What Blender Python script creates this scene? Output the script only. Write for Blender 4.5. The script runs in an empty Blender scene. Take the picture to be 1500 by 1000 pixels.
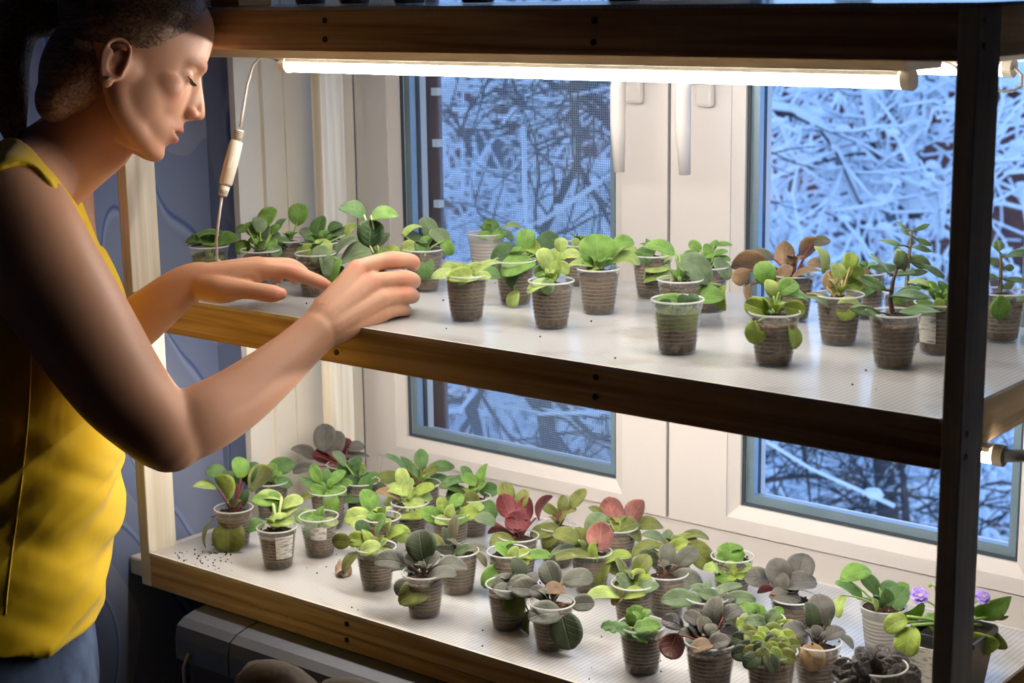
import bpy, math, random
from mathutils import Vector, Matrix, Quaternion

# ------------------------------------------------------------------ camera, world, exposure
SC = bpy.context.scene
COL = SC.collection
PI = math.pi
def rad(a): return math.radians(a)

CAM_F = 2443.95                     # focal length in pixels of the 1500 px wide frame
CAM_POS = Vector((0.6362, -1.4173, 0.3962))
def cam_axes(yaw=rad(39.0277), pitch=rad(11.9107), roll=rad(-0.8137)):
    fw = Vector((-math.sin(yaw) * math.cos(pitch), math.cos(yaw) * math.cos(pitch), -math.sin(pitch)))
    rt = Vector((math.cos(yaw), math.sin(yaw), 0))
    up = rt.cross(fw)
    return rt * math.cos(roll) + up * math.sin(roll), up * math.cos(roll) - rt * math.sin(roll), fw
CR, CU, CF = cam_axes()
cd = bpy.data.cameras.new('camera')
cam = bpy.data.objects.new('camera', cd)
COL.objects.link(cam)
m3 = Matrix((CR, CU, -CF)).transposed()
cam.matrix_world = Matrix.Translation(CAM_POS) @ m3.to_4x4()
cd.sensor_width = 36.0
cd.lens = CAM_F * 36.0 / 1500.0
cd.clip_start = 0.05
cd.clip_end = 200
cd.dof.use_dof = True
cd.dof.focus_distance = 2.05
cd.dof.aperture_fstop = 8.5
SC.camera = cam

SC.view_settings.view_transform = 'Standard'
SC.view_settings.look = 'None'
SC.view_settings.gamma = 1.0
SC.view_settings.use_curve_mapping = False
SC.view_settings.exposure = 0.0

LED_POWER = 62.0                    # radiance of the glowing tubes
w = bpy.data.worlds.new('dusk_sky')
SC.world = w
w.use_nodes = True
nt = w.node_tree
nt.nodes.clear()
bg = nt.nodes.new('ShaderNodeBackground')
out = nt.nodes.new('ShaderNodeOutputWorld')
tc = nt.nodes.new('ShaderNodeTexCoord')
sp = nt.nodes.new('ShaderNodeSeparateXYZ')
rp = nt.nodes.new('ShaderNodeValToRGB')
rp.color_ramp.elements[0].position = 0.0
rp.color_ramp.elements[0].color = (0.42, 0.62, 0.98, 1)
rp.color_ramp.elements[1].position = 0.7
rp.color_ramp.elements[1].color = (0.22, 0.40, 0.86, 1)
nt.links.new(tc.outputs['Generated'], sp.inputs[0])
nt.links.new(sp.outputs['Z'], rp.inputs[0])
nt.links.new(rp.outputs[0], bg.inputs[0])
bg.inputs[1].default_value = 2.45
nt.links.new(bg.outputs[0], out.inputs[0])

# ------------------------------------------------------------------ helpers
def ray(u, v):
    return CF + CR * ((u - 750) / CAM_F) - CU * ((v - 500) / CAM_F)
def on_z(u, v, z):
    d = ray(u, v); return CAM_POS + d * ((z - CAM_POS.z) / d.z)
def on_y(u, v, y):
    d = ray(u, v); return CAM_POS + d * ((y - CAM_POS.y) / d.y)
def at_depth(u, v, z):
    return CAM_POS + ray(u, v) * z
def depth(p):
    return (Vector(p) - CAM_POS).dot(CF)

def tag(o, label=None, cat=None, group=None, kind=None):
    if label: o['label'] = label
    if cat: o['category'] = cat
    if group: o['group'] = group
    if kind: o['kind'] = kind
    return o

def thing(name, label, cat, loc=(0, 0, 0), group=None):
    o = bpy.data.objects.new(name, None)
    COL.objects.link(o)
    o.location = loc
    o.empty_display_size = 0.02
    return tag(o, label, cat, group)

class MB:
    """collects vertices and faces of ONE mesh object"""
    def __init__(s):
        s.v = []; s.f = []; s.m = []; s.uv = []; s.has_uv = False
    def add(s, vs, fs, mi=0, uvs=None):
        b = len(s.v)
        s.v += [tuple(x) for x in vs]
        s.uv += uvs if uvs else [(0, 0)] * len(vs)
        if uvs: s.has_uv = True
        for f in fs:
            s.f.append(tuple(i + b for i in f)); s.m.append(mi)
    def box(s, lo, hi, mi=0):
        x0, y0, z0 = lo; x1, y1, z1 = hi
        s.add([(x0, y0, z0), (x1, y0, z0), (x1, y1, z0), (x0, y1, z0), (x0, y0, z1), (x1, y0, z1), (x1, y1, z1), (x0, y1, z1)],
              [(0, 3, 2, 1), (4, 5, 6, 7), (0, 1, 5, 4), (1, 2, 6, 5), (2, 3, 7, 6), (3, 0, 4, 7)], mi)
    def rings(s, rings, cap=True, closed=True, mi=0):
        n = len(rings[0]); vs = [p for r in rings for p in r]; fs = []
        for i in range(len(rings) - 1):
            for j in range(n if closed else n - 1):
                k = (j + 1) % n
                fs.append((i * n + j, i * n + k, (i + 1) * n + k, (i + 1) * n + j))
        if cap:
            fs.append(tuple(range(n - 1, -1, -1))); fs.append(tuple((len(rings) - 1) * n + j for j in range(n)))
        s.add(vs, fs, mi)
    def tube(s, pts, r, n=8, mi=0, flat=1.0, cap=True):
        pts = [Vector(p) for p in pts]
        rs = r if isinstance(r, (list, tuple)) else [r] * len(pts)
        rings = []; prev = None
        for i, p in enumerate(pts):
            a = pts[max(i - 1, 0)]; b = pts[min(i + 1, len(pts) - 1)]
            t = (b - a)
            t = t.normalized() if t.length > 1e-9 else Vector((0, 0, 1))
            if prev is None:
                prev = t.orthogonal().normalized()
            x = prev - t * prev.dot(t)
            x = x.normalized() if x.length > 1e-6 else t.orthogonal().normalized()
            prev = x; y = t.cross(x)
            rings.append([p + (x * math.cos(2 * PI * j / n) + y * flat * math.sin(2 * PI * j / n)) * rs[i] for j in range(n)])
        s.rings(rings, cap, True, mi)
    def lathe(s, prof, n=24, c=(0, 0, 0), mi=0, cap=False):
        s.rings([[(c[0] + r * math.cos(2 * PI * j / n), c[1] + r * math.sin(2 * PI * j / n), c[2] + z) for j in range(n)] for r, z in prof], cap, True, mi)
    def ball(s, c, r, n=10, m=6, mi=0, sq=(1, 1, 1)):
        rings = []
        for i in range(m + 1):
            t = PI * (0.03 + 0.94 * i / m)
            rings.append([(c[0] + r * sq[0] * math.sin(t) * math.cos(2 * PI * j / n), c[1] + r * sq[1] * math.sin(t) * math.sin(2 * PI * j / n), c[2] - r * sq[2] * math.cos(t)) for j in range(n)])
        s.rings(rings, True, True, mi)
    def build(s, name, mats, parent=None, smooth=False, bevel=0.0, org=None):
        me = bpy.data.meshes.new(name)
        o3 = Vector(org) if org is not None else (parent.matrix_world.translation if False else Vector((0, 0, 0)))
        me.from_pydata(s.v, [], s.f)
        if not isinstance(mats, (list, tuple)): mats = [mats]
        for m in mats: me.materials.append(m)
        for p, mi in zip(me.polygons, s.m):
            p.material_index = mi; p.use_smooth = smooth
        if s.has_uv:
            ul = me.uv_layers.new(name='UVMap')
            for l in me.loops: ul.data[l.index].uv = s.uv[l.vertex_index]
        me.update()
        o = bpy.data.objects.new(name, me)
        COL.objects.link(o)
        if parent is not None:
            o.parent = parent
            o.matrix_parent_inverse = Matrix.Translation(-world_loc(parent))
        if bevel:
            b = o.modifiers.new('bevel', 'BEVEL'); b.width = bevel; b.segments = 2; b.limit_method = 'ANGLE'
        return o

def world_loc(o):
    p = Vector(o.location)
    while o.parent is not None:
        # children built in world coordinates keep a zero location
        p = p + o.matrix_parent_inverse.translation + Vector(o.parent.location)
        o = o.parent
    return p

def srgb(r, g, b):
    f = lambda c: ((c / 255 + 0.055) / 1.055) ** 2.4 if c > 10 else c / 255 / 12.92
    return (f(r), f(g), f(b), 1)

def new_mat(name):
    m = bpy.data.materials.new(name); m.use_nodes = True
    nt = m.node_tree
    return m, nt, nt.nodes['Principled BSDF'], nt.nodes['Material Output']

def plain(name, col, rough=0.5, spec=0.5, metal=0.0, noise=0.0, nscale=20.0, bump=0.0, bscale=60.0, emis=None):
    m, nt, b, o = new_mat(name)
    b.inputs['Base Color'].default_value = col
    b.inputs['Roughness'].default_value = rough
    b.inputs['Specular IOR Level'].default_value = spec
    b.inputs['Metallic'].default_value = metal
    t = nt.nodes.new('ShaderNodeTexCoord')
    if noise:
        n = nt.nodes.new('ShaderNodeTexNoise'); n.inputs['Scale'].default_value = nscale; n.inputs['Detail'].default_value = 4
        nt.links.new(t.outputs['Object'], n.inputs['Vector'])
        r = nt.nodes.new('ShaderNodeValToRGB')
        r.color_ramp.elements[0].position = 0.3; r.color_ramp.elements[1].position = 0.7
        r.color_ramp.elements[0].color = tuple(c * (1 - noise) for c in col[:3]) + (1,)
        r.color_ramp.elements[1].color = tuple(min(1, c * (1 + noise)) for c in col[:3]) + (1,)
        nt.links.new(n.outputs[0], r.inputs[0]); nt.links.new(r.outputs[0], b.inputs['Base Color'])
    if bump:
        n = nt.nodes.new('ShaderNodeTexNoise'); n.inputs['Scale'].default_value = bscale
        nt.links.new(t.outputs['Object'], n.inputs['Vector'])
        bp = nt.nodes.new('ShaderNodeBump'); bp.inputs['Strength'].default_value = bump; bp.inputs['Distance'].default_value = 0.01
        nt.links.new(n.outputs[0], bp.inputs['Height']); nt.links.new(bp.outputs[0], b.inputs['Normal'])
    if emis:
        b.inputs['Emission Color'].default_value = emis[0]; b.inputs['Emission Strength'].default_value = emis[1]
    return m

def wood(name, axis, c0, c1):
    """pine with grain running along the given axis"""
    m, nt, b, o = new_mat(name)
    t = nt.nodes.new('ShaderNodeTexCoord')
    mp = nt.nodes.new('ShaderNodeMapping')
    sc = [55, 55, 55]; sc[axis] = 1.6
    mp.inputs['Scale'].default_value = sc
    n = nt.nodes.new('ShaderNodeTexNoise'); n.inputs['Scale'].default_value = 1.5; n.inputs['Detail'].default_value = 6; n.inputs['Distortion'].default_value = 0.6
    r = nt.nodes.new('ShaderNodeValToRGB')
    e = r.color_ramp.elements
    e[0].position = 0.32; e[0].color = c0; e[1].position = 0.62; e[1].color = c1
    nt.links.new(t.outputs['Object'], mp.inputs[0]); nt.links.new(mp.outputs[0], n.inputs['Vector'])
    nt.links.new(n.outputs[0], r.inputs[0]); nt.links.new(r.outputs[0], b.inputs['Base Color'])
    b.inputs['Roughness'].default_value = 0.6; b.inputs['Specular IOR Level'].default_value = 0.3
    bp = nt.nodes.new('ShaderNodeBump'); bp.inputs['Strength'].default_value = 0.15; bp.inputs['Distance'].default_value = 0.004
    nt.links.new(n.outputs[0], bp.inputs['Height']); nt.links.new(bp.outputs[0], b.inputs['Normal'])
    return m

def clear(name, col, tr, gloss_rough=0.08, diff=0.2):
    """thin clear plastic or glass: straight-through light, some haze and a reflection"""
    m, nt, b, o = new_mat(name)
    nt.nodes.remove(b)
    T = nt.nodes.new('ShaderNodeBsdfTransparent'); T.inputs[0].default_value = col
    G = nt.nodes.new('ShaderNodeBsdfGlossy'); G.inputs['Roughness'].default_value = gloss_rough
    D = nt.nodes.new('ShaderNodeBsdfDiffuse'); D.inputs[0].default_value = col
    L = nt.nodes.new('ShaderNodeBsdfTranslucent'); L.inputs[0].default_value = col
    lw = nt.nodes.new('ShaderNodeLayerWeight'); lw.inputs[0].default_value = 0.5
    pw = nt.nodes.new('ShaderNodeMath'); pw.operation = 'POWER'; pw.inputs[1].default_value = 5.0
    fr = nt.nodes.new('ShaderNodeMath'); fr.operation = 'MULTIPLY_ADD'; fr.inputs[1].default_value = 0.9; fr.inputs[2].default_value = 0.035
    nt.links.new(lw.outputs['Facing'], pw.inputs[0]); nt.links.new(pw.outputs[0], fr.inputs[0])
    a = nt.nodes.new('ShaderNodeMixShader'); a.inputs[0].default_value = 0.5
    nt.links.new(D.outputs[0], a.inputs[1]); nt.links.new(L.outputs[0], a.inputs[2])
    c = nt.nodes.new('ShaderNodeMixShader'); c.inputs[0].default_value = diff
    nt.links.new(T.outputs[0], c.inputs[1]); nt.links.new(a.outputs[0], c.inputs[2])
    d = nt.nodes.new('ShaderNodeMixShader')
    nt.links.new(fr.outputs[0], d.inputs[0]); nt.links.new(c.outputs[0], d.inputs[1]); nt.links.new(G.outputs[0], d.inputs[2])
    nt.links.new(d.outputs[0], o.inputs[0])
    return m

def leaf_mat(name, col, edge=0.25, vein=0.25, rough=0.5, trans=0.28, spec=0.35, vein_col=None):
    m, nt, b, o = new_mat(name)
    N = nt.nodes.new; Lk = nt.links.new
    uv = N('ShaderNodeUVMap'); sx = N('ShaderNodeSeparateXYZ'); Lk(uv.outputs[0], sx.inputs[0])
    def mth(op, a, bb=None, cl=False):
        n = N('ShaderNodeMath'); n.operation = op; n.use_clamp = cl
        for i, x in enumerate((a, bb)):
            if x is None: continue
            if isinstance(x, (int, float)): n.inputs[i].default_value = x
            else: Lk(x, n.inputs[i])
        return n.outputs[0]
    U = sx.outputs[0]; V = sx.outputs[1]          # U across -1..1, V along 0..1
    au = mth('ABSOLUTE', U)
    mid = mth('SUBTRACT', 1.0, mth('MULTIPLY', au, 11.0), True)
    w_ = mth('SUBTRACT', mth('MULTIPLY', V, 5.0), mth('MULTIPLY', au, 1.6))
    fr = mth('ABSOLUTE', mth('SUBTRACT', mth('FRACT', w_), 0.5))
    side = mth('SUBTRACT', 1.0, mth('MULTIPLY', fr, 9.0), True)
    side = mth('MULTIPLY', side, 0.55)
    vn = mth('MAXIMUM', mid, side)
    vn = mth('MULTIPLY', vn, vein)
    tc = N('ShaderNodeTexCoord'); no = N('ShaderNodeTexNoise'); no.inputs['Scale'].default_value = 70; no.inputs['Detail'].default_value = 3
    Lk(tc.outputs['Object'], no.inputs['Vector'])
    r = N('ShaderNodeValToRGB')
    r.color_ramp.elements[0].position = 0.32; r.color_ramp.elements[1].position = 0.68
    r.color_ramp.elements[0].color = tuple(c * 0.68 for c in col[:3]) + (1,)
    r.color_ramp.elements[1].color = tuple(min(1, c * 1.25) for c in col[:3]) + (1,)
    Lk(no.outputs[0], r.inputs[0])
    mx = N('ShaderNodeMixRGB'); Lk(vn, mx.inputs[0]); Lk(r.outputs[0], mx.inputs[1])
    mx.inputs[2].default_value = vein_col or tuple(min(1, c * 2.0 + 0.05) for c in col[:3]) + (1,)
    ed = mth('MULTIPLY', mth('POWER', au, 9.0), edge)
    m2 = N('ShaderNodeMixRGB'); Lk(ed, m2.inputs[0]); Lk(mx.outputs[0], m2.inputs[1])
    m2.inputs[2].default_value = tuple(min(1, c * 1.9 + 0.06) for c in col[:3]) + (1,)
    Lk(m2.outputs[0], b.inputs['Base Color'])
    b.inputs['Roughness'].default_value = rough; b.inputs['Specular IOR Level'].default_value = spec
    b.inputs['Sheen Weight'].default_value = 0.15
    bp = N('ShaderNodeBump'); bp.inputs['Strength'].default_value = 0.5; bp.inputs['Distance'].default_value = 0.0015; bp.invert = True
    hv = mth('ADD', mth('MULTIPLY', mth('MAXIMUM', mid, side), 1.0), mth('MULTIPLY', no.outputs[0], 0.5))
    Lk(hv, bp.inputs['Height']); Lk(bp.outputs[0], b.inputs['Normal'])
    tl = N('ShaderNodeBsdfTranslucent')
    br = N('ShaderNodeMixRGB'); br.blend_type = 'MULTIPLY'; br.inputs[0].default_value = 1; br.inputs[2].default_value = (1.25, 1.2, 0.55, 1)
    Lk(m2.outputs[0], br.inputs[1]); Lk(br.outputs[0], tl.inputs[0])
    ms = N('ShaderNodeMixShader'); ms.inputs[0].default_value = trans
    Lk(b.outputs[0], ms.inputs[1]); Lk(tl.outputs[0], ms.inputs[2]); Lk(ms.outputs[0], o.inputs[0])
    return m

def mirror_noise(seed):
    return random.Random(seed)
# ------------------------------------------------------------------ materials of the place
ZT, ZTB, ZL, ZLB = 0.3795, 0.3275, -0.3735, -0.4245     # top of the upper board, its bottom; lower shelf surface, beam bottom
YW = 0.50                                                # inner face of the window sashes
FLOOR, CEIL = -1.28, 1.25
M = {}
pine0, pine1 = srgb(150, 118, 78), srgb(206, 178, 134)
M['wood_x'] = wood('pine_along_x', 0, pine0, pine1)
M['wood_y'] = wood('pine_along_y', 1, pine0, pine1)
M['wood_z'] = wood('pine_along_z', 2, srgb(206, 194, 170), srgb(232, 224, 206))
M['dark_screw'] = plain('dark_screw_head', srgb(40, 34, 30), 0.45, 0.5, 0.6)
M['white_pvc'] = plain('white_window_plastic', srgb(206, 201, 198), 0.32, 0.5)
M['white_paint'] = plain('cream_white_paint', srgb(216, 211, 200), 0.5, 0.4, noise=0.05, nscale=6, bump=0.05, bscale=25)
M['gasket'] = plain('grey_rubber_seal', srgb(60, 70, 80), 0.6, 0.3)
M['alu'] = plain('grey_spacer_bar', srgb(150, 165, 180), 0.4, 0.5, 0.4)
M['glass'] = clear('window_glass', (0.93, 0.97, 0.97, 1), 0.9, 0.02, 0.0)
M['dark_room'] = plain('dim_room_paint', srgb(120, 114, 116), 0.8, 0.2, noise=0.08, nscale=2)
M['floor'] = plain('dark_brown_floorboards', srgb(60, 44, 34), 0.5, 0.3, noise=0.2, nscale=5)
M['screen'] = plain('grey_mesh_wire', srgb(150, 160, 182), 0.6, 0.3)
M['screen_frame'] = plain('brown_screen_frame', srgb(92, 62, 56), 0.5, 0.4)
M['clip'] = plain('white_clip', srgb(225, 225, 225), 0.4)

def wallpaper():
    m, nt, b, o = new_mat('blue_wallpaper')
    N = nt.nodes.new; Lk = nt.links.new
    t = N('ShaderNodeTexCoord')
    n = N('ShaderNodeTexNoise'); n.inputs['Scale'].default_value = 3.0; n.inputs['Detail'].default_value = 0.5
    mp = N('ShaderNodeMapping'); mp.inputs['Scale'].default_value = (1.6, 1.6, 0.7)
    Lk(t.outputs['Object'], mp.inputs[0]); Lk(mp.outputs[0], n.inputs['Vector'])
    mu = N('ShaderNodeMath'); mu.operation = 'MULTIPLY'; mu.inputs[1].default_value = 7; Lk(n.outputs[0], mu.inputs[0])
    fr = N('ShaderNodeMath'); fr.operation = 'FRACT'; Lk(mu.outputs[0], fr.inputs[0])
    r = N('ShaderNodeValToRGB'); e = r.color_ramp.elements
    e[0].position = 0.0; e[0].color = srgb(118, 130, 164)
    e[1].position = 1.0; e[1].color = srgb(138, 146, 172)
    x = e.new(0.47); x.color = srgb(124, 136, 168)
    x = e.new(0.50); x.color = srgb(66, 90, 148)
    x = e.new(0.54); x.color = srgb(146, 160, 192)
    x = e.new(0.60); x.color = srgb(128, 139, 169)
    Lk(fr.outputs[0], r.inputs[0]); Lk(r.outputs[0], b.inputs['Base Color'])
    b.inputs['Roughness'].default_value = 0.55; b.inputs['Specular IOR Level'].default_value = 0.3
    return m
M['wallpaper'] = wallpaper()

def sheet_mat():
    """twin-wall plastic sheet: milky, glossy, ribs running front to back"""
    m, nt, b, o = new_mat('ribbed_plastic_sheet')
    N = nt.nodes.new; Lk = nt.links.new
    t = N('ShaderNodeTexCoord'); sx = N('ShaderNodeSeparateXYZ'); Lk(t.outputs['Object'], sx.inputs[0])
    mu = N('ShaderNodeMath'); mu.operation = 'MULTIPLY'; mu.inputs[1].default_value = 1 / 0.0062; Lk(sx.outputs[0], mu.inputs[0])
    fr = N('ShaderNodeMath'); fr.operation = 'FRACT'; Lk(mu.outputs[0], fr.inputs[0])
    r = N('ShaderNodeValToRGB'); e = r.color_ramp.elements
    e[0].position = 0.0; e[0].color = srgb(178, 178, 178); e[1].position = 0.34; e[1].color = srgb(200, 200, 200)
    x = e.new(0.22); x.color = srgb(184, 184, 184)
    Lk(fr.outputs[0], r.inputs[0])
    n = N('ShaderNodeTexNoise'); n.inputs['Scale'].default_value = 9; n.inputs['Detail'].default_value = 5; Lk(t.outputs['Object'], n.inputs['Vector'])
    r2 = N('ShaderNodeValToRGB'); r2.color_ramp.elements[0].position = 0.28; r2.color_ramp.elements[0].color = (0.62, 0.57, 0.50, 1)
    r2.color_ramp.elements[1].position = 0.5; r2.color_ramp.elements[1].color = (1, 1, 1, 1); Lk(n.outputs[0], r2.inputs[0])
    mm = N('ShaderNodeMixRGB'); mm.blend_type = 'MULTIPLY'; mm.inputs[0].default_value = 1; Lk(r.outputs[0], mm.inputs[1]); Lk(r2.outputs[0], mm.inputs[2])
    Lk(mm.outputs[0], b.inputs['Base Color'])
    b.inputs['Roughness'].default_value = 0.17; b.inputs['Specular IOR Level'].default_value = 0.75
    bp = N('ShaderNodeBump'); bp.inputs['Strength'].default_value = 0.06; bp.inputs['Distance'].default_value = 0.001
    Lk(fr.outputs[0], bp.inputs['Height']); Lk(bp.outputs[0], b.inputs['Normal'])
    T = N('ShaderNodeBsdfTranslucent'); Lk(mm.outputs[0], T.inputs[0])
    ms = N('ShaderNodeMixShader'); ms.inputs[0].default_value = 0.10
    Lk(b.outputs[0], ms.inputs[1]); Lk(T.outputs[0], ms.inputs[2]); Lk(ms.outputs[0], o.inputs[0])
    return m
M['sheet'] = sheet_mat()
M['tape'] = plain('pale_edge_tape', srgb(196, 188, 174), 0.4, noise=0.1, nscale=30)

# ------------------------------------------------------------------ the room
def struct(name, mb, mat, **k):
    return tag(mb.build(name, mat, **k), kind='structure')
WLX = -1.318                        # the side wall with the blue paper
WIN_X0, WIN_X1, WIN_Z0, WIN_Z1 = -1.2387, 0.05, -0.427, 0.95
WALL_Y = 0.266
WLX = -1.318
mb = MB(); mb.box((-1.42, -4.5, FLOOR - 0.1), (3.0, 0.60, FLOOR)); struct('floor', mb, M['floor'])
mb = MB(); mb.box((-1.42, -4.5, CEIL), (3.0, 0.60, CEIL + 0.1)); struct('ceiling', mb, M['dark_room'])
mb = MB(); mb.box((-1.42, -4.5, FLOOR), (WLX, 0.60, CEIL)); struct('wall_left', mb, M['wallpaper'])
mb = MB(); mb.box((3.0, -4.5, FLOOR), (3.1, 0.60, CEIL)); struct('wall_right', mb, M['dark_room'])
mb = MB(); mb.box((-1.42, -4.6, FLOOR), (3.1, -4.5, CEIL)); struct('wall_back', mb, M['dark_room'])
mb = MB()   # window wall with its opening
mb.box((WLX + .0005, WALL_Y, FLOOR), (WIN_X0 - 0.012, 0.60, CEIL))
mb.box((WIN_X1 + 0.012, WALL_Y, FLOOR), (3.0, 0.60, CEIL))
mb.box((WIN_X0 - 0.012, WALL_Y, FLOOR), (WIN_X1 + 0.012, 0.60, WIN_Z0 - 0.03))
mb.box((WIN_X0 - 0.012, WALL_Y, WIN_Z1 + 0.012), (WIN_X1 + 0.012, 0.60, CEIL))
struct('wall_window', mb, M['wallpaper'])
def reveal(name, x, sgn):
    """plastered side of the window niche: a nosing, a groove and a flat panel"""
    mb = MB()
    prof = [(WALL_Y - 0.012, 0.0), (WALL_Y - 0.012, 0.001), (0.289, 0.001), (0.290, -0.006), (0.309, -0.006), (0.310, 0.001), (0.351, 0.001), (0.352, -0.003), (0.354, -0.003), (0.355, 0.0), (0.5035, 0.0)]
    fr, bk = [], []
    for z, arr in ((WIN_Z0, fr), (WIN_Z1, bk)):
        for y, d in prof: arr.append((x + sgn * d, y, z))
        arr.append((x - sgn * 0.011, 0.5035, z)); arr.append((x - sgn * 0.011, WALL_Y - 0.012, z))
    mb.rings([fr, bk]); struct(name, mb, M['white_paint'])
reveal('trim_1', WIN_X0, 1); reveal('trim_2', WIN_X1, -1)
mb = MB(); mb.box((WIN_X0 - 0.011, WALL_Y - 0.012, WIN_Z1), (WIN_X1 + 0.011, 0.4995, WIN_Z1 + 0.011)); struct('trim_3', mb, M['white_paint'])
mb = MB(); mb.box((WLX + .0005, 0.072, -0.456), (0.25, WALL_Y - 0.001, -0.427)); mb.box((WIN_X0, WALL_Y - 0.001, -0.456), (WIN_X1, 0.4995, -0.427))
struct('trim_4', mb, M['white_paint'], bevel=0.004)['label'] = 'white windowsill board'

def frame_ring(mb, x0, x1, z0, z1, wl, wr, wb, wt, y0, y1, mi=0):
    mb.box((x0, y0, z0), (x0 + wl, y1, z1), mi); mb.box((x1 - wr, y0, z0), (x1, y1, z1), mi)
    mb.box((x0 + wl, y0, z0), (x1 - wr, y1, z0 + wb), mi); mb.box((x0 + wl, y0, z1 - wt), (x1 - wr, y1, z1), mi)

def window():
    # fixed outer frame
    mb = MB()
    frame_ring(mb, WIN_X0, WIN_X1, WIN_Z0, WIN_Z1, 0.034, 0.034, 0.08, 0.05, YW + 0.004, YW + 0.075)
    mb.box((WIN_X0, YW - 0.016, WIN_Z0), (WIN_X1, YW + 0.004, -0.392))
    wf = struct('window_1', mb, M['white_pvc'], bevel=0.003)
    sashes = [(-1.210, -0.6385, -1.147, -0.732), (-0.6335, -0.028, -0.5208, -0.121)]
    for i, (x0, x1, p0, p1) in enumerate(sashes):
        z0, z1, pz0, pz1 = -0.3485, 0.90, -0.311, 0.80
        mb = MB()
        b = 0.017     # flat face up to the bead, then a sloping bead down to the glass
        def loop(x0, x1, z0, z1, y): return [(x0, y, z0), (x1, y, z0), (x1, y, z1), (x0, y, z1)]
        L = [loop(x0, x1, z0, z1, YW + 0.07), loop(x0, x1, z0, z1, YW), loop(p0 - b, p1 + b, pz0 - b, pz1 + b, YW), loop(p0 - b, p1 + b, pz0 - b, pz1 + b, YW + 0.002),
             loop(p0, p1, pz0, pz1, YW + 0.009), loop(p0, p1, pz0, pz1, YW + 0.014), loop(p0 + .004, p1 - .004, pz0 + .004, pz1 - .004, YW + 0.016), loop(p0 + .004, p1 - .004, pz0 + .004, pz1 - .004, YW + 0.070), loop(x0, x1, z0, z1, YW + 0.07)]
        mb.rings(L, cap=False)
        s = mb.build('sash', M['white_pvc'], wf); s['label'] = ['left window sash', 'right window sash'][i]
        mb = MB(); frame_ring(mb, p0, p1, pz0, pz1, .0045, .0045, .0045, .0045, YW + 0.0135, YW + 0.0165); mb.build('seal', M['gasket'], s)
        mb = MB(); frame_ring(mb, p0 + .004, p1 - .004, pz0 + .004, pz1 - .004, .012, .012, .012, .012, YW + 0.0185, YW + 0.0295); mb.build('spacer_bar', M['alu'], s)
        mb = MB(); frame_ring(mb, p0 + .004, p1 - .004, pz0 + .004, pz1 - .004, .0035, .0035, .0035, .0035, YW + 0.045, YW + 0.052); mb.build('seal', M['gasket'], s)
        mb = MB(); mb.box((p0 + .004, YW + 0.0172, pz0 + .004), (p1 - .004, YW + 0.0182, pz1 - .004)); mb.build('pane', M['glass'], s)
    # dark seam between the sashes
    mb = MB(); mb.box((-0.6385, YW + 0.006, -0.3485), (-0.6335, YW + 0.03, 0.90)); mb.build('seal', M['gasket'], wf)
    # two lever handles, grips hanging down
    for (gx, gy0, gy1, bx) in ((905, 116, 252, 933), (1001, 120, 256, 1036)):
        hy = YW - 0.05
        top = on_y(gx, gy0, hy); bot = on_y(gx + 1, gy1, hy); base = on_y(bx, gy0 - 2, YW)
        h = MB(); h.box((base.x - 0.014, YW - 0.012, base.z - 0.035), (base.x + 0.014, YW, base.z + 0.035))
        hb = h.build('handle', M['white_pvc'], wf, bevel=0.005)
        g = MB(); n = Vector((base.x, YW - 0.012, top.z + 0.004))
        g.tube([n, n + Vector((0, -0.028, 0)), n + Vector((-0.004, -0.036, 0))], 0.009, 12)
        pts = [Vector((n.x - 0.002, hy, n.z)), Vector(((n.x + top.x) / 2, hy - .002, n.z)), Vector((top.x + 0.004, hy - .002, n.z - 0.002)), Vector((top.x, hy, n.z - 0.014)), Vector((top.x, hy, (n.z + bot.z) / 2)), Vector((bot.x, hy + 0.002, bot.z))]
        g.tube(pts, [0.009, 0.009, 0.010, 0.0105, 0.0105, 0.0075], 14)
        g.build('handle_grip', M['white_pvc'], hb, smooth=True)
window()

def insect_screen():
    x0, x1, z0, z1, y = -1.182, -0.700, -0.40, 0.88, 0.605
    t = thing('insect_screen', 'brown framed insect mesh outside the left window pane', 'insect screen', (x0, y, z0))
    mb = MB(); frame_ring(mb, x0, x1, z0, z1, .03, .012, .03, .03, y, y + 0.012); mb.build('screen_frame', M['screen_frame'], t)
    mb = MB(); p = 0.0036; r = 0.00038
    n = int((x1 - x0 - .04) / p)
    for i in range(n):
        x = x0 + .03 + i * p; mb.box((x - r, y + .005, z0 + .02), (x + r, y + .0055, z1 - .02))
    for i in range(int((z1 - z0 - .04) / p)):
        z = z0 + .02 + i * p; mb.box((x0 + .025, y + .0056, z - r), (x1 - .01, y + .0061, z + r))
    mb.build('mesh', M['screen'], t)
    for z in (0.232, 0.150, 0.052, -0.215):
        c = MB(); c.box((x0 + .026, y - 0.008, z), (x0 + .038, y + 0.004, z + .012)); c.build('clip', M['clip'], t)
insect_screen()

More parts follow.
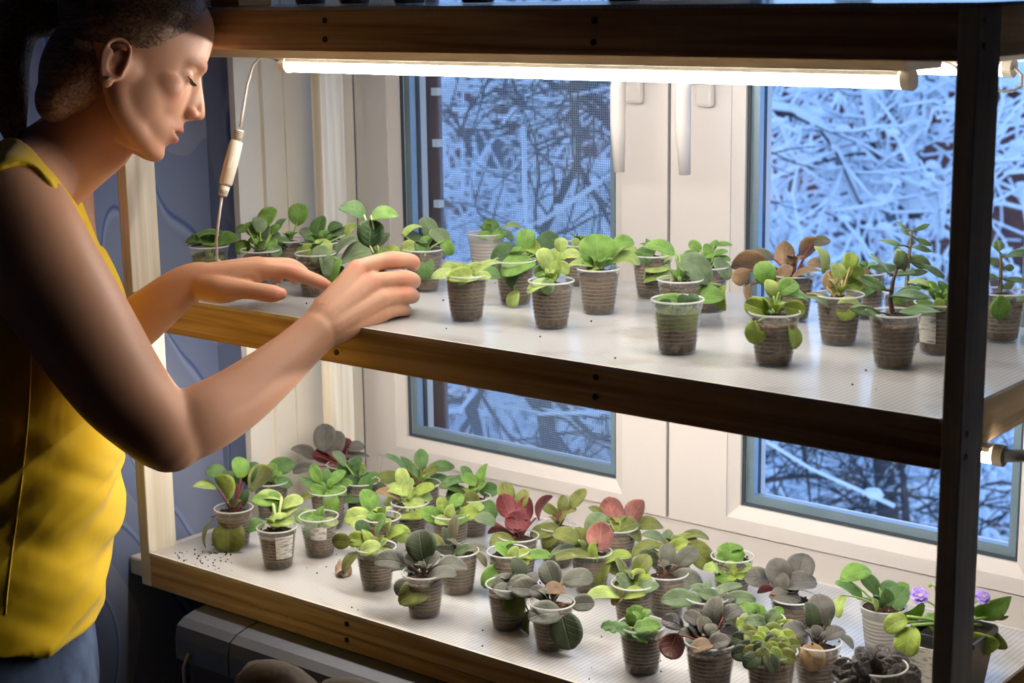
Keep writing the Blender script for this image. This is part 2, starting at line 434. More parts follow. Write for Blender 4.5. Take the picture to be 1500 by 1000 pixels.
# ------------------------------------------------------------------ the plant rack
XL, XR, YD = -1.197, 0.02, 0.42
def rack():
    t = thing('plant_rack', 'pine shelving rack with plastic shelf sheets standing on the windowsill', 'shelf rack', ((XL + XR) / 2, YD / 2, ZLB))
    for nm, x0, y0 in (('post', XL, 0), ('post', XR - .02, 0), ('post', XL, YD - .05), ('post', XR - .02, YD - .05)):
        mb = MB(); mb.box((x0, y0, ZLB - (0 if y0 == 0 else 0.0025)), (x0 + .02, y0 + .05, ZT - 0.0045)); mb.build(nm, M['wood_z'], t, bevel=0.0015)
    for z1, z0 in ((ZT, ZTB), (0.0, -0.05), (ZL, ZLB)):
        for y0 in (0.0005, YD - 0.0205):
            mb = MB()
            if z0 == ZLB and y0 < .1:       # the lowest front beam has a groove along its face
                mb.box((XL + .0202, y0 + .002, z0), (XR - .0202, y0 + .02, z1 - .0045)); mb.box((XL + .0202, y0, z0), (XR - .0202, y0 + .004, z0 + .0185)); mb.box((XL + .0202, y0, z0 + .0203), (XR - .0202, y0 + .004, z1 - .0045))
            else: mb.box((XL + .0202, y0, z0), (XR - .0202, y0 + .02, z1 - .0045))
            b = mb.build('long_beam', M['wood_x'], t, bevel=0.0012)
            if y0 < 0.1:
                for xs in (-0.791, -0.399):
                    for dz in (0.014, 0.036):
                        s = MB(); s.tube([(xs + dz * .05, 0.0045, z0 + dz), (xs + dz * .05, -0.0006, z0 + dz)], 0.0036, 12); s.build('screw', M['dark_screw'], b)
        for x0 in (XL + .0202, -0.791 - .01, -0.399 - .01, XR - .0452):
            mb = MB(); mb.box((x0, .0206, z0), (x0 + .02, YD - .0206, z1 - .0045)); mb.build('cross_beam', M['wood_y'], t, bevel=0.0012)
        # screws in the right hand end
        for dz in (0.014, 0.036):
            s = MB(); s.tube([(XR - .002, 0.012, z0 + dz), (XR + 0.0006, 0.012, z0 + dz)], 0.0032, 12); s.build('screw', M['dark_screw'], t)
    for z, x1, y1 in ((ZT, XR, YD), (0.0, XR - .0215, 0.45), (ZL, -0.045, 0.45)):
        mb = MB()
        if z == ZT: mb.box((XL, 0, z - .0042), (XR, YD, z)); mb.build('shelf_sheet', M['sheet'], t); continue
        mb.box((XL + .0215, -0.0012, z - .0044), (x1, 0.0028, z + .0003), 1)   # taped front edge
        mb.box((XL + .0215, 0.0, z - .0042), (x1, min(y1, YD - .051), z))
        if y1 > YD: mb.box((XL + .0215, YD - .051, z - .0042), (x1, y1, z))
        mb.build('shelf_sheet', [M['sheet'], M['tape']], t)
    return t
RACK = rack()

# ------------------------------------------------------------------ LED tubes
def led_mat(power):
    m, nt, b, o = new_mat('glowing_led_tube')
    b.inputs['Base Color'].default_value = (0.9, 0.9, 0.86, 1)
    b.inputs['Emission Color'].default_value = (1.0, 0.93, 0.85, 1)
    b.inputs['Emission Strength'].default_value = power
    return m
M['led'] = led_mat(LED_POWER); M['led_dim'] = led_mat(LED_POWER * 0.16)
M['lamp_white'] = plain('white_lamp_plastic', srgb(232, 222, 200), 0.4)
M['cable'] = plain('white_cable', srgb(214, 208, 196), 0.45)
def led_tube(x0, x1, y, ztop, label, mat='led'):
    t = thing('led_tube', label, 'lamp', ((x0 + x1) / 2, y, ztop), 'white LED tubes under the shelves')
    mb = MB()   # back channel
    mb.box((x0 + .012, y - .0095, ztop - .0055), (x1 - .012, y + .0095, ztop)); mb.build('housing', M['lamp_white'], t, bevel=0.001)
    n = 14; rings = []
    for x in (x0 + .010, x1 - .010):
        rings.append([(x, y + .0095 * math.cos(PI + PI * j / n) , ztop - .0055 + .0125 * math.sin(PI + PI * j / n)) for j in range(n + 1)])
    mb = MB(); mb.rings(rings); mb.build('diffuser', M[mat], t, smooth=False)
    for xa, xb in ((x0, x0 + .0102), (x1 - .0102, x1)):
        mb = MB(); r = []
        for x in (xa, xb):
            r.append([(x, y + .0108 * math.cos(2 * PI * j / 24), ztop - .0085 + .0108 * math.sin(2 * PI * j / 24)) for j in range(24)])
        mb.rings(r); mb.build('end_cap', M['lamp_white'], t)
    return t
def top_strip():
    mb = MB(); mb.box((XL + .06, 0.074, 0.3142), (-0.084, 0.155, 0.3270)); mb.build('lamp_board', M['white_paint'], RACK, bevel=0.001)
    mb = MB(); mb.box((XL + .06, 0.285, 0.3142), (-0.084, 0.385, 0.3270)); mb.build('lamp_board', M['white_paint'], RACK, bevel=0.001)
top_strip()
LED1 = led_tube(-0.968, -0.088, 0.100, 0.3140, 'long glowing tube under the top shelf in front, with the switched white cord')
led_tube(-0.968, -0.090, 0.350, 0.3140, 'rear glowing tube under the top shelf, its end showing right of the post', 'led_dim')
led_tube(-1.155, -0.090, 0.350, -0.0502, 'rear glowing tube under the middle shelf, behind the front one', 'led_dim')
LED3 = led_tube(-1.155, 0.017, 0.112, -0.0502, 'glowing tube under the middle shelf, its end sticking out right of the post')
# ------------------------------------------------------------------ potted seedlings
LC = {  # leaf colours: (upper side, underside)
    'g': ((116, 156, 70), (142, 172, 100)), 'm': ((88, 124, 66), (122, 150, 96)), 'p': ((164, 184, 106), (172, 192, 120)),
    'y': ((148, 168, 74), (160, 182, 90)), 'o': ((112, 120, 56), (126, 130, 74)), 'd': ((50, 62, 34), (72, 80, 46)),
    's': ((86, 88, 76), (90, 84, 68)), 'G': ((82, 80, 74), (84, 72, 64)), 'n': ((128, 104, 78), (146, 118, 90)),
    'r': ((92, 96, 60), (122, 54, 60)), 'k': ((114, 112, 70), (164, 106, 98)), 'b': ((46, 40, 36), (92, 52, 44)),
    'e': ((104, 124, 88), (116, 130, 98)), 't': ((146, 120, 84), (146, 120, 90)), 'j': ((92, 122, 76), (110, 136, 92)),
    'D': ((58, 92, 46), (88, 120, 66)), 'h': ((86, 84, 58), (100, 90, 68)),
}
LEAFM = {}
def leafm(c):
    if c not in LEAFM:
        a, b = LC[c]
        kw = dict(vein=0.25, edge=0.3)
        if c in 'sGdhb': kw = dict(vein=0.12, edge=0.6, trans=0.08, rough=0.55)
        if c == 'j': kw = dict(vein=0.05, edge=0.5, trans=0.05, rough=0.3, spec=0.5)
        if c in 'gyp': kw['trans'] = 0.36
        if c == 'b': kw['rough'] = 0.42; kw['spec'] = 0.4; kw['edge'] = 0.25
        kb = dict(kw); kb['vein'] = 0.4 if c in 'rk' else 0.15
        LEAFM[c] = (leaf_mat('leaf_top_' + c, srgb(*a), **kw), leaf_mat('leaf_under_' + c, srgb(*b), **kb))
    return LEAFM[c]
STEM = {}
def stemm(c):
    cols = {'g': (132, 164, 84), 'r': (112, 50, 46), 't': (176, 150, 100), 'n': (120, 84, 60), 'd': (70, 52, 40), 'p': (186, 200, 140), 'o': (92, 88, 58)}
    if c not in STEM: STEM[c] = plain('stem_' + c, srgb(*cols[c]), 0.45, 0.4, noise=0.12, nscale=60)
    return STEM[c]
M['cup'] = clear('clear_cup_plastic', (0.93, 0.93, 0.90, 1), 0.8, 0.10, 0.15)
M['cup_ring'] = clear('cup_ring_plastic', (0.93, 0.93, 0.90, 1), 0.6, 0.12, 0.27)
M['cup_rim'] = clear('cup_rim_plastic', (0.93, 0.93, 0.91, 1), 0.4, 0.12, 0.62)
M['cup_milk'] = clear('milky_cup_plastic', (0.86, 0.84, 0.80, 1), 0.3, 0.2, 0.72)
M['soil'] = plain('damp_potting_soil', srgb(62, 48, 36), 0.85, 0.2, noise=0.65, nscale=220, bump=0.9, bscale=320)
M['soil_side'] = plain('soil_behind_plastic', srgb(104, 84, 64), 0.7, 0.2, noise=0.5, nscale=170, bump=0.4, bscale=220)
M['perlite'] = plain('pale_soil_crumbs', srgb(150, 132, 110), 0.8, 0.2)
M['moss'] = plain('green_moss', srgb(120, 128, 70), 0.8, 0.2, noise=0.4, nscale=150)
def label_mat():
    m, nt, b, o = new_mat('wrinkled_paper_label')
    N = nt.nodes.new; Lk = nt.links.new
    uv = N('ShaderNodeTexCoord'); n = N('ShaderNodeTexNoise'); n.inputs['Scale'].default_value = 260; n.inputs['Detail'].default_value = 3
    mp = N('ShaderNodeMapping'); mp.inputs['Scale'].default_value = (0.35, 0.35, 1.5)
    Lk(uv.outputs['Object'], mp.inputs[0]); Lk(mp.outputs[0], n.inputs[0])
    r = N('ShaderNodeValToRGB'); r.color_ramp.elements[0].position = 0.36; r.color_ramp.elements[0].color = srgb(140, 136, 128)
    r.color_ramp.elements[1].position = 0.5; r.color_ramp.elements[1].color = srgb(206, 202, 192)
    Lk(n.outputs[0], r.inputs[0]); Lk(r.outputs[0], b.inputs['Base Color']); b.inputs['Roughness'].default_value = 0.6
    return m
M['label'] = label_mat()

def leaf(mb, c, A, S, L, W, mi, shape='v', curl=0.18, fold=0.10, thick=0.0007, rng=None):
    """one leaf: centre c, unit axis A (base to tip), unit side S; upper and under faces and a rim"""
    N_ = A.cross(S).normalized()
    nu, nv = 10, 7
    top = []; uvs = []
    ph = rng.uniform(0, 6); wv = rng.uniform(0.6, 1.4)
    for i in range(nu + 1):
        t = i / nu
        if shape == 'v':      # broad violet leaf
            wd = max(0, 1 - abs(2 * t ** 1.06 - 1) ** 2.35) ** 0.55
        elif shape == 'l':    # long leaf
            wd = max(0, 1 - abs(2 * t ** 1.1 - 1) ** 2.0) ** 0.66
        elif shape == 'w':    # wavy toothed leaf
            wd = max(0, 1 - abs(2 * t ** 1.1 - 1) ** 2.6) ** 0.5 * (1 + 0.09 * math.sin(t * 40))
        else:                 # succulent
            wd = math.sin(PI * t ** 1.15) ** 0.7
        wd = max(wd, 0.05)
        if i == 0: wd = 0.10
        if i == nu: wd = 0.22
        for j in range(nv):
            s = -1 + 2 * j / (nv - 1)
            x = s * W / 2 * wd
            z = -curl * L * (2 * t - 1) ** 2 + fold * W * abs(s) * wd + 0.028 * L * wv * math.sin(5.5 * t + ph + s * 1.8) * abs(s)
            if shape == 'w': z += 0.05 * L * math.sin(t * 19 + s * 3) * abs(s)
            top.append(c + A * ((t - 0.5) * L) + S * x + N_ * z); uvs.append((s, t))
    if shape == 's': thick = W * 0.16
    bot = []
    for i in range(nu + 1):
        for j in range(nv):
            s = -1 + 2 * j / (nv - 1)
            k = thick * (1 - 0.75 * s * s) * (0.35 + 0.65 * math.sin(PI * i / nu))
            bot.append(top[i * nv + j] - N_ * k)
            if shape == 's': top[i * nv + j] = top[i * nv + j] + N_ * (k * 0.6)
    ft, fb, fe = [], [], []
    for i in range(nu):
        for j in range(nv - 1):
            a = i * nv + j; ft.append((a, a + nv, a + nv + 1, a + 1))
            fb.append((a, a + 1, a + nv + 1, a + nv))
    n = (nu + 1) * nv
    for i in range(nu):
        a = i * nv; fe.append((a, a + n, a + nv + n, a + nv)); a += nv - 1; fe.append((a, a + nv, a + nv + n, a + n))
    for j in range(nv - 1):
        fe.append((j, j + 1, j + 1 + n, j + n)); a = nu * nv + j; fe.append((a, a + n, a + 1 + n, a + 1))
    b = len(mb.v)
    mb.v += [tuple(p) for p in top + bot]; mb.uv += uvs + uvs; mb.has_uv = True
    for f in ft: mb.f.append(tuple(i + b for i in f)); mb.m.append(mi)
    for f in fb: mb.f.append(tuple(i + b + n for i in f)); mb.m.append(mi + 1)
    for f in fe: mb.f.append(tuple(i + b for i in f)); mb.m.append(mi)
    return c - A * (L / 2)

def cup(root, P, soil=0.84, milk=False, label=None, sc=1.0, moss=0.0, rng=None):
    r0, r1, H = 0.0192 * sc, 0.0262 * sc, 0.0572 * sc
    def rr(z): return r0 + (r1 - r0) * z / H
    prof = [(0.001, 0.0012), (r0 - .002, 0.0012), (r0 - .0012, 0.0), (r0, 0.001)]
    z = 0.012 * sc
    while z < 0.042 * sc:         # moulded rings in the middle of the wall
        prof += [(rr(z), z), (rr(z) + .0006, z + .0008 * sc), (rr(z) + .0006, z + .0020 * sc), (rr(z), z + .0028 * sc)]; z += 0.0046 * sc
    prof += [(rr(0.046 * sc), 0.046 * sc), (rr(0.0465 * sc) + .0009, 0.047 * sc), (rr(H * .97) + .0006, H * .965)]
    mb = MB(); mb.lathe(prof, 28, P)
    zr = [q[1] for q in prof]
    mb.m = [1 if .011 * sc < (zr[f // 28] + zr[f // 28 + 1]) / 2 < .043 * sc and abs(prof[f // 28][0] - rr(prof[f // 28][1])) > .0004 else 0 for f in range(len(mb.f))]
    c = mb.build('cup', [M['cup_milk'] if milk else M['cup'], M['cup_milk'] if milk else M['cup_ring']], root, smooth=True)
    mb = MB(); prof = []
    for k in range(11):
        a = -PI / 2 + 2 * PI * k / 10; prof.append((r1 + .0010 + .0011 * math.cos(a), H - .001 + .0011 * math.sin(a)))
    mb.lathe(prof, 28, P); mb.build('rim', M['cup_rim'], c, smooth=True)
    zs = H * soil
    mb = MB(); n = 24
    g = 0.0009
    mb.lathe([(r0 - .0024, 0.0022), (rr(.004) - g, .004), (rr(zs * .5) - g, zs * .5), (rr(zs) - g - .0003, zs)], n, P, 0, cap=True)
    rings = []
    for k in range(5):
        f = 1 - k / 4.6
        rings.append([(P[0] + (rr(zs) - g - .0003) * f * math.cos(2 * PI * j / n), P[1] + (rr(zs) - g - .0003) * f * math.sin(2 * PI * j / n), P[2] + zs + (0 if k == 0 else rng.uniform(-.001, .0022) + .0014 * k)) for j in range(n)])
    mb.rings(rings, True, True, 1)
    for k in range(26):
        a = rng.uniform(0, 6.28); q = rng.uniform(0.1, 0.92) * rr(zs)
        mb.ball((P[0] + q * math.cos(a), P[1] + q * math.sin(a), P[2] + zs + .003), rng.uniform(.0008, .0019), 5, 3, 2 if k % 5 == 0 else 1)
    mb.build('soil', [M['soil_side'], M['moss'] if moss else M['soil'], M['perlite']], root, smooth=True)
    if moss:
        mb = MB(); z0 = zs + .0005
        mb.lathe([(rr(z0) - .0016, z0), (rr(z0 + moss) - .0016, z0 + moss)], 24, P); mb.build('moss', M['moss'], root, smooth=True)
    if label:     # paper label round part of the wall: start/end angle (0 = towards the camera, + to the right) and height band
        a0, a1, h0, h1 = label
        base = math.atan2(-CF.y, -CF.x)
        rings = []
        for off in (0.0013, 0.0017):
            for h in ((h0, h1) if off == 0.0013 else (h1, h0)):
                z = H * h
                rings.append([(P[0] + (rr(z) + off) * math.cos(base + rad(a0 + (a1 - a0) * j / 12)), P[1] + (rr(z) + off) * math.sin(base + rad(a0 + (a1 - a0) * j / 12)), P[2] + z) for j in range(13)])
        rings.append(rings[0])
        mb = MB(); mb.rings(rings, False, False); mb.build('paper_label', M['label'], root, smooth=False)['label'] = 'crumpled white paper label with faint writing'
    return Vector((P[0], P[1], P[2] + zs + .002)), H

PLANTS = []
def plant(name, label, cat, base, z, leaves, col='g', stem='g', asp=0.75, shape='v', soil=0.84, milk=False, lab=None, sc=1.0,
          moss=0.0, seed=0, trunk=None, sr=0.0011, crown=0.012, group='seedlings in plastic cups on the middle shelf', curl=0.14, hidden_cup=False):
    rng = random.Random(seed * 7 + int(base[0]) * 13 + int(base[1]))
    P = on_z(base[0], base[1] - 5, z)
    P = Vector((P.x, P.y, z + 0.0004))
    root = thing(name, label, cat, P, group)
    top, H = cup(root, P, soil, milk, lab, sc, moss, rng)
    D = depth(P); k = D / CAM_F        # metres per pixel here
    tow = -CF
    cr = top + Vector((0, 0, crown))
    mats = []; slot = {}
    fb = MB(); st = MB()
    trunk_pts = None
    if trunk:
        trunk_pts = [at_depth(u, v, D) for u, v in trunk]
        trunk_pts[0] = top - Vector((0, 0, .003))
        n = len(trunk_pts)
        st.tube(trunk_pts, [0.0032 - 0.0016 * i / max(n - 1, 1) for i in range(n)], 8)
    cu = None
    for row in leaves.split(';'):
        row = row.strip()
        if not row: continue
        q = row.split(',')
        u, v, Lp, Wp, ang = [float(x) for x in q[:5]]
        code = col; back = False; dz = None
        for x in q[5:]:
            x = x.strip()
            if not x: continue
            if x == '*': back = True
            elif x[0] in '+-': dz = float(x) / 100
            else: code = x
        if code not in slot:
            slot[code] = len(mats); mats += list(leafm(code))
        a = rad(ang)
        crp = (cr - CAM_POS); vc = 500 - CAM_F * crp.dot(CU) / crp.dot(CF); uc = 750 + CAM_F * crp.dot(CR) / crp.dot(CF)
        beta = rad(24) if v > vc + 6 else rad(-14) + rng.uniform(-.1, .1)
        if abs(math.sin(a)) < 0.4: beta *= 0.4
        if math.sin(a) < -0.5: beta = rad(14)
        if dz is None:
            dz = (0.016 + 0.0005 * max(0, v - vc)) if v > vc + 4 else rng.uniform(-0.010, 0.010) - 0.004
        rp = CAM_POS + ray(u, v) * D - P; lat = rp.dot(CR); Rc = 0.0275 * sc
        if abs(lat) < Rc + Wp * k * .3 and v > vc + 8:      # a leaf that hangs in front of the cup
            dz = max(dz, math.sqrt(max(0, Rc * Rc - lat * lat)) + .006)
        L = Lp * k / math.cos(beta)
        A = (CR * math.cos(a) + CU * math.sin(a)) * math.cos(beta) + tow * math.sin(beta)
        p = (CU * math.cos(a) - CR * math.sin(a)); p = (p - A * p.dot(A)).normalized()
        tq = A.cross(p).normalized()
        natW = max(Wp * k, asp * L)
        phi = math.acos(max(-1, min(1, Wp * k / natW)))
        best = None
        for sg in (1, -1):
            S = p * math.cos(phi) + tq * math.sin(phi) * sg
            n = A.cross(S)
            if (n.dot(tow) < 0) != back: S = -S; n = -n
            sc_ = n.z
            if best is None or sc_ > best[0]: best = (sc_, S)
        S = best[1]
        c = CAM_POS + ray(u, v) * D + tow * dz
        c = CAM_POS + ray(u, v) * (D - dz)
        if c.z < z + 0.004: c.z = z + 0.004
        b0 = leaf(fb, c, A, S, L, natW, slot[code], shape, curl=curl * rng.uniform(0.5, 1.3), fold=0.08 if not back else 0.14, rng=rng)
        if trunk_pts:
            best = None
            for i in range(len(trunk_pts) - 1):
                for f in range(11):
                    x = trunk_pts[i].lerp(trunk_pts[i + 1], f / 10)
                    if best is None or (x - b0).length < best[0]: best = ((x - b0).length, x)
            s0 = best[1]
        else:
            s0 = top + (b0 - top) * 0.12 + Vector((rng.uniform(-.002, .002), rng.uniform(-.002, .002), 0)); s0.z = top.z - .001
        mid = (s0 + b0) * 0.5 + Vector((0, 0, 0.25 * (b0 - s0).length * (0.35 if b0.z > s0.z else 0.5)))
        if not trunk_pts: mid = Vector((s0.x * .6 + b0.x * .4, s0.y * .6 + b0.y * .4, max(mid.z, s0.z + .004)))
        pts = []
        e = b0 + A * (L * 0.05)
        for i in range(6):
            f = i / 5; pts.append(s0 * (1 - f) ** 2 + mid * 2 * f * (1 - f) + e * f * f)
        st.tube(pts, [sr * 1.3, sr * 1.2, sr * 1.1, sr, sr * .95, sr * .8], 6)
    # young leaves in the heart of the plant
    if not trunk:
        for q in range(4):
            a = 2 * PI * q / 4 + rng.random() * 1.5; A = Vector((math.cos(a), math.sin(a), rng.uniform(.8, 1.6))).normalized()
            S = A.cross(Vector((math.cos(a), math.sin(a), 0)).cross(Vector((0, 0, 1))).cross(A)).normalized()
            if A.cross(S).z < 0: S = -S
            Ls = rng.uniform(.011, .017) * sc
            if col not in slot: slot[col] = len(mats); mats += list(leafm(col))
            c0 = top + Vector((0, 0, crown * .55)) + A * (Ls * .75)
            b0 = leaf(fb, c0, A, S, Ls, Ls * asp, slot[col], shape, curl=.2, fold=.15, rng=rng); st.tube([top, b0], [sr, sr * .8], 5)
    # keep leaves above the sheet
    fb.v = [(x, y, max(zz, z + 0.0015)) for x, y, zz in fb.v]
    fb.build('foliage', mats, root, smooth=True)
    st.build('stems', stemm(stem), root, smooth=True)
    PLANTS.append(root)
    return root

G1 = 'seedlings in plastic cups on the middle shelf'
G2 = 'seedlings in plastic cups on the lower shelf'
def up(name, label, base, leaves, **k): return plant(name, label, 'potted plant', base, 0.0, leaves, group=G1, **k)
def lo(name, label, base, leaves, **k): return plant(name, label, 'potted plant', base, ZL, leaves, group=G2, **k)

# ---- middle shelf, left to right
up('potted_seedling', 'low seedling in a clear cup, the leftmost plant of the middle shelf', (309, 424),
   '295,350,46,20,172;329,350,42,20,12;305,341,36,12,6;310,356,22,18,90;288,356,28,14,190,m;316,346,24,16,70,m', soil=0.6, moss=.01)
up('potted_seedling', 'bushy bright green seedling right behind the raised left hand', (384, 431),
   '391,318,36,28,60;354,335,18,14,180,m;411,326,20,11,52,m;355,362,26,22,190;370,335,28,22,125;386,342,30,22,80,e;376,352,26,18,150;395,355,24,18,320;403,335,22,14,45;398,345,26,16,10,e;380,328,26,20,100,e;402,366,24,16,-50,m', asp=.85)
up('potted_seedling', 'seedling with one tall upright oval leaf on a thin stalk', (427, 414),
   '437,312,34,30,84;446,372,28,26,250,y;417,353,20,10,150,m;408,359,30,8,170,p', asp=.85)
up('potted_seedling', 'dark green low seedling behind the tip of the left forefinger', (470, 418),
   '467,331,34,24,80,m;490,331,24,14,30,m;452,343,30,18,140,e;478,345,32,16,20;500,340,34,14,12,e;460,352,30,16,160,m;488,352,26,16,-20,m;512,335,24,16,60,p', asp=.8)
up('potted_seedling', 'seedling with drooping wrinkled pale leaves in front of the held cup', (464, 437),
   '469,374,32,28,240,e,+2;487,393,38,26,250,+2;497,400,24,16,268,m,+2;519,371,54,26,22,e,+2;505,357,44,16,40,e;474,360,30,20,130,p;452,366,26,20,190,y;478,386,36,20,275,e,+2.5', asp=.8)
HELD = up('potted_seedling', 'seedling with a big dark round leaf, its cup held by the right hand', (563, 466),
   '517,306,42,24,152,m;562,313,42,22,8,g;543,341,42,40,88,D,+1;560,350,26,18,60,e;535,352,24,14,150,p;572,366,26,14,20,y', stem='p', asp=.9, sr=.0013, crown=.03)
up('potted_seedling', 'grey green seedling just right of the gripping fingers', (622, 430),
   '628,334,38,26,110,e;644,345,34,22,-40,e;604,346,32,16,150,e;607,358,28,20,190,m;632,348,30,20,60,m;655,362,24,20,-60;622,391,34,28,268,m,+2;602,335,32,12,30,p;618,362,26,20,120,m;598,362,26,20,200,p', asp=.8)
up('potted_seedling', 'wide pale seedling in the nearest cup right of the hand, by the front edge', (684, 473),
   '652,402,42,16,190,p;676,403,40,24,188,y,+1.5;692,396,38,22,22,y;712,388,42,14,24,p;707,404,24,14,0,p;661,391,28,14,160,y;685,408,30,14,200,p,+2', col='y', asp=.7)
up('potted_seedling', 'small seedling in a whitish cup at the back against the mesh, left of centre', (713, 404),
   '720,331,30,20,120,m;751,330,30,8,2,p;711,345,22,14,170;728,345,28,14,20;738,342,32,12,-20,e;717,342,20,14,80,m', milk=True, asp=.7)
up('potted_seedling', 'glossy deep green seedling with a pale leaf hanging down its ribbed cup', (755, 449),
   '738,375,50,36,205,D;759,388,52,30,200,g,+1;770,350,32,28,80,g;802,353,36,28,20,D;790,371,28,22,60,g;752,405,30,18,250,D,+1.5;752,437,28,19,262,p,+2.5;722,401,30,18,180,m;780,362,28,20,140,y;768,372,26,18,60,p', asp=.85)
up('potted_seedling', 'pale lime seedling in the second cup from the front, right of the mesh left edge', (808, 484),
   '822,358,22,20,90,p;800,380,38,28,112,p;816,375,34,22,22,y;788,418,38,16,22,p,+1;802,418,24,20,272,g,+1;825,392,24,18,-30,p;838,372,28,16,0,p;795,396,28,20,200,g;812,395,30,22,80,y;806,408,24,16,60,y', col='p', asp=.8)
up('potted_seedling', 'half hidden seedling in a dark cup between the lime one and the tall cup', (850, 422),
   '838,368,38,12,0,p;846,360,24,14,120,p;856,366,20,12,40', asp=.6)
up('potted_seedling', 'seedling with one big fan shaped bright leaf in a tall brown cup', (877, 463),
   '875,365,48,54,92,g,+.5;913,355,32,24,18,g;918,378,42,22,-6,p;850,386,42,12,182,p;864,384,24,14,150,g;893,383,22,14,30,g;904,364,30,16,40,p;870,392,24,12,200,y,+1', col='g', asp=.95)
up('potted_seedling', 'light green seedling in a ribbed cup left of the dark window seam', (955, 440),
   '944,370,24,16,168,m;934,378,28,20,182;964,392,38,16,190,p,+1.5;962,404,42,16,12,p,+2;975,376,24,14,40,p;950,382,20,14,100,m;925,368,26,16,150,p;952,362,28,14,100', asp=.7)
up('potted_seedling', 'tall stalked seedling with a long grey green leaf, behind the half empty cup', (996, 482),
   '968,362,48,20,165,g;1018,391,64,38,-42,e,+1;1031,432,58,28,2,g,+2;1056,435,38,15,268,y,+1;1010,379,34,22,60,m;996,404,36,14,70,y;985,404,40,7,110,p;1002,396,30,16,120', asp=.7, sr=.0016)
up('potted_seedling', 'small leaved bright seedling right of the dark window seam, at the back', (1036, 460),
   '1045,360,22,11,62;1018,360,22,16,142;1059,358,28,8,5;1056,369,22,9,15;1040,375,32,16,112;1058,392,38,22,-58,e;1030,385,28,16,140;1062,378,18,8,-12;1036,366,22,14,90;1048,380,26,14,40', asp=.6)
up('potted_seedling', 'half filled clear cup with low dark leaves, nearest the front in the middle', (992, 521),
   '984,441,52,22,178,g,+1;1001,440,20,18,88,D,+2;1015,439,22,18,80,D,+2;972,445,26,14,200,m,+2;1000,448,30,14,0,m', soil=0.46, moss=.018, asp=.5, sc=1.06)
up('potted_seedling', 'large brownish leaved plant at the back in front of the right window', (1160, 474),
   '1098,385,56,28,176,n,*;1150,372,36,30,90,n,*;1184,364,42,26,30,n,*;1203,353,28,16,12,h;1118,373,32,18,160,h;1085,405,30,24,222,n,*;1098,430,28,14,270,n,*;1146,404,34,18,60,n;1180,398,48,8,15,t', col='n', stem='r', asp=.75, sr=.0015, crown=.03)
up('potted_seedling', 'yellow green seedling with leaves hanging over its cup, nearest the front right of centre', (1133, 538),
   '1120,400,38,34,96,g;1154,420,36,28,30,g;1168,431,42,16,-15,g;1108,450,36,30,160,y,+1;1107,485,34,32,252,y,+2.5;1165,452,32,26,-10,y,+1;1163,490,40,22,277,y,+2.5;1130,421,28,22,100,p;1138,449,24,16,60,y;1122,445,22,10,120,D', col='y', asp=.8, sr=.0014)
up('potted_seedling', 'pale olive seedling with tan stalks in a ribbed cup, left of the jade plants', (1228, 508),
   '1246,381,26,24,80,y;1228,398,28,22,112,p;1206,378,42,22,100,p;1200,437,42,18,-22,e;1243,450,40,32,230,y,+2.5;1250,415,34,28,20,p;1216,410,28,22,60,t;1200,386,34,18,170,n;1236,396,30,24,60,p;1222,420,22,16,90,p;1256,400,30,22,-30,y', col='p', stem='t', asp=.8, sr=.0013)
up('potted_seedling', 'small reddish seedling in a cup half hidden behind the pale olive one', (1266, 470),
   '1262,418,26,20,150,y;1272,424,24,16,30,m;1266,405,24,16,90,n', stem='r', asp=.7)
up('potted_jade_plant', 'tall dark stemmed jade plant at the back, its top above all others', (1326, 503),
   '1322,331,24,6,142;1328,341,20,6,140;1350,333,26,8,22;1305,355,36,8,166;1352,354,28,9,-22;1350,364,36,8,-12;1346,383,38,20,-20;1366,396,44,12,-26;1298,392,44,14,178;1342,399,36,11,5;1322,372,26,10,150;1330,425,40,10,12,m;1356,420,36,10,-10,m;1318,440,34,14,170,g;1340,442,26,14,20,g', col='j', stem='o', shape='s', asp=.3, trunk=[(1330, 452), (1328, 420), (1331, 380), (1336, 338)], curl=.05)
up('potted_jade_plant', 'front jade plant with a thick dark stem in a tall cup near the post', (1308, 541),
   '1279,415,46,17,152;1332,432,62,13,-1;1290,386,40,9,130;1268,455,44,16,172;1346,456,62,12,1;1320,383,28,22,110,d;1322,400,40,11,8;1282,462,36,8,150;1318,375,26,16,100', col='j', stem='d', shape='s', asp=.36, trunk=[(1303, 466), (1304, 440), (1308, 412), (1314, 392)], curl=.05, sc=1.02)
up('potted_seedling', 'bright bushy seedling in a labelled cup tucked against the dark post', (1374, 522),
   '1365,420,30,16,160;1380,435,28,18,80;1390,446,26,20,20;1360,446,32,14,170;1375,450,24,20,90,p;1347,413,32,10,170,p;1395,425,28,14,20;1382,422,26,16,110,m;1370,432,24,16,130', lab=(-75, -22, .25, .92), asp=.7)
up('potted_jade_plant', 'jade plant right of the dark post, one bright leaf bending down in front', (1465, 504),
   '1462,360,18,17,90;1489,372,40,11,12;1455,383,28,11,160;1478,392,16,11,0;1487,410,34,10,-5;1450,405,28,10,170;1476,419,20,11,15;1465,452,36,32,92,g,+2.5;1494,438,40,10,4,m;1472,438,26,10,20', col='j', stem='o', shape='s', asp=.4, trunk=[(1463, 464), (1464, 440), (1466, 405), (1466, 372)], curl=.05)

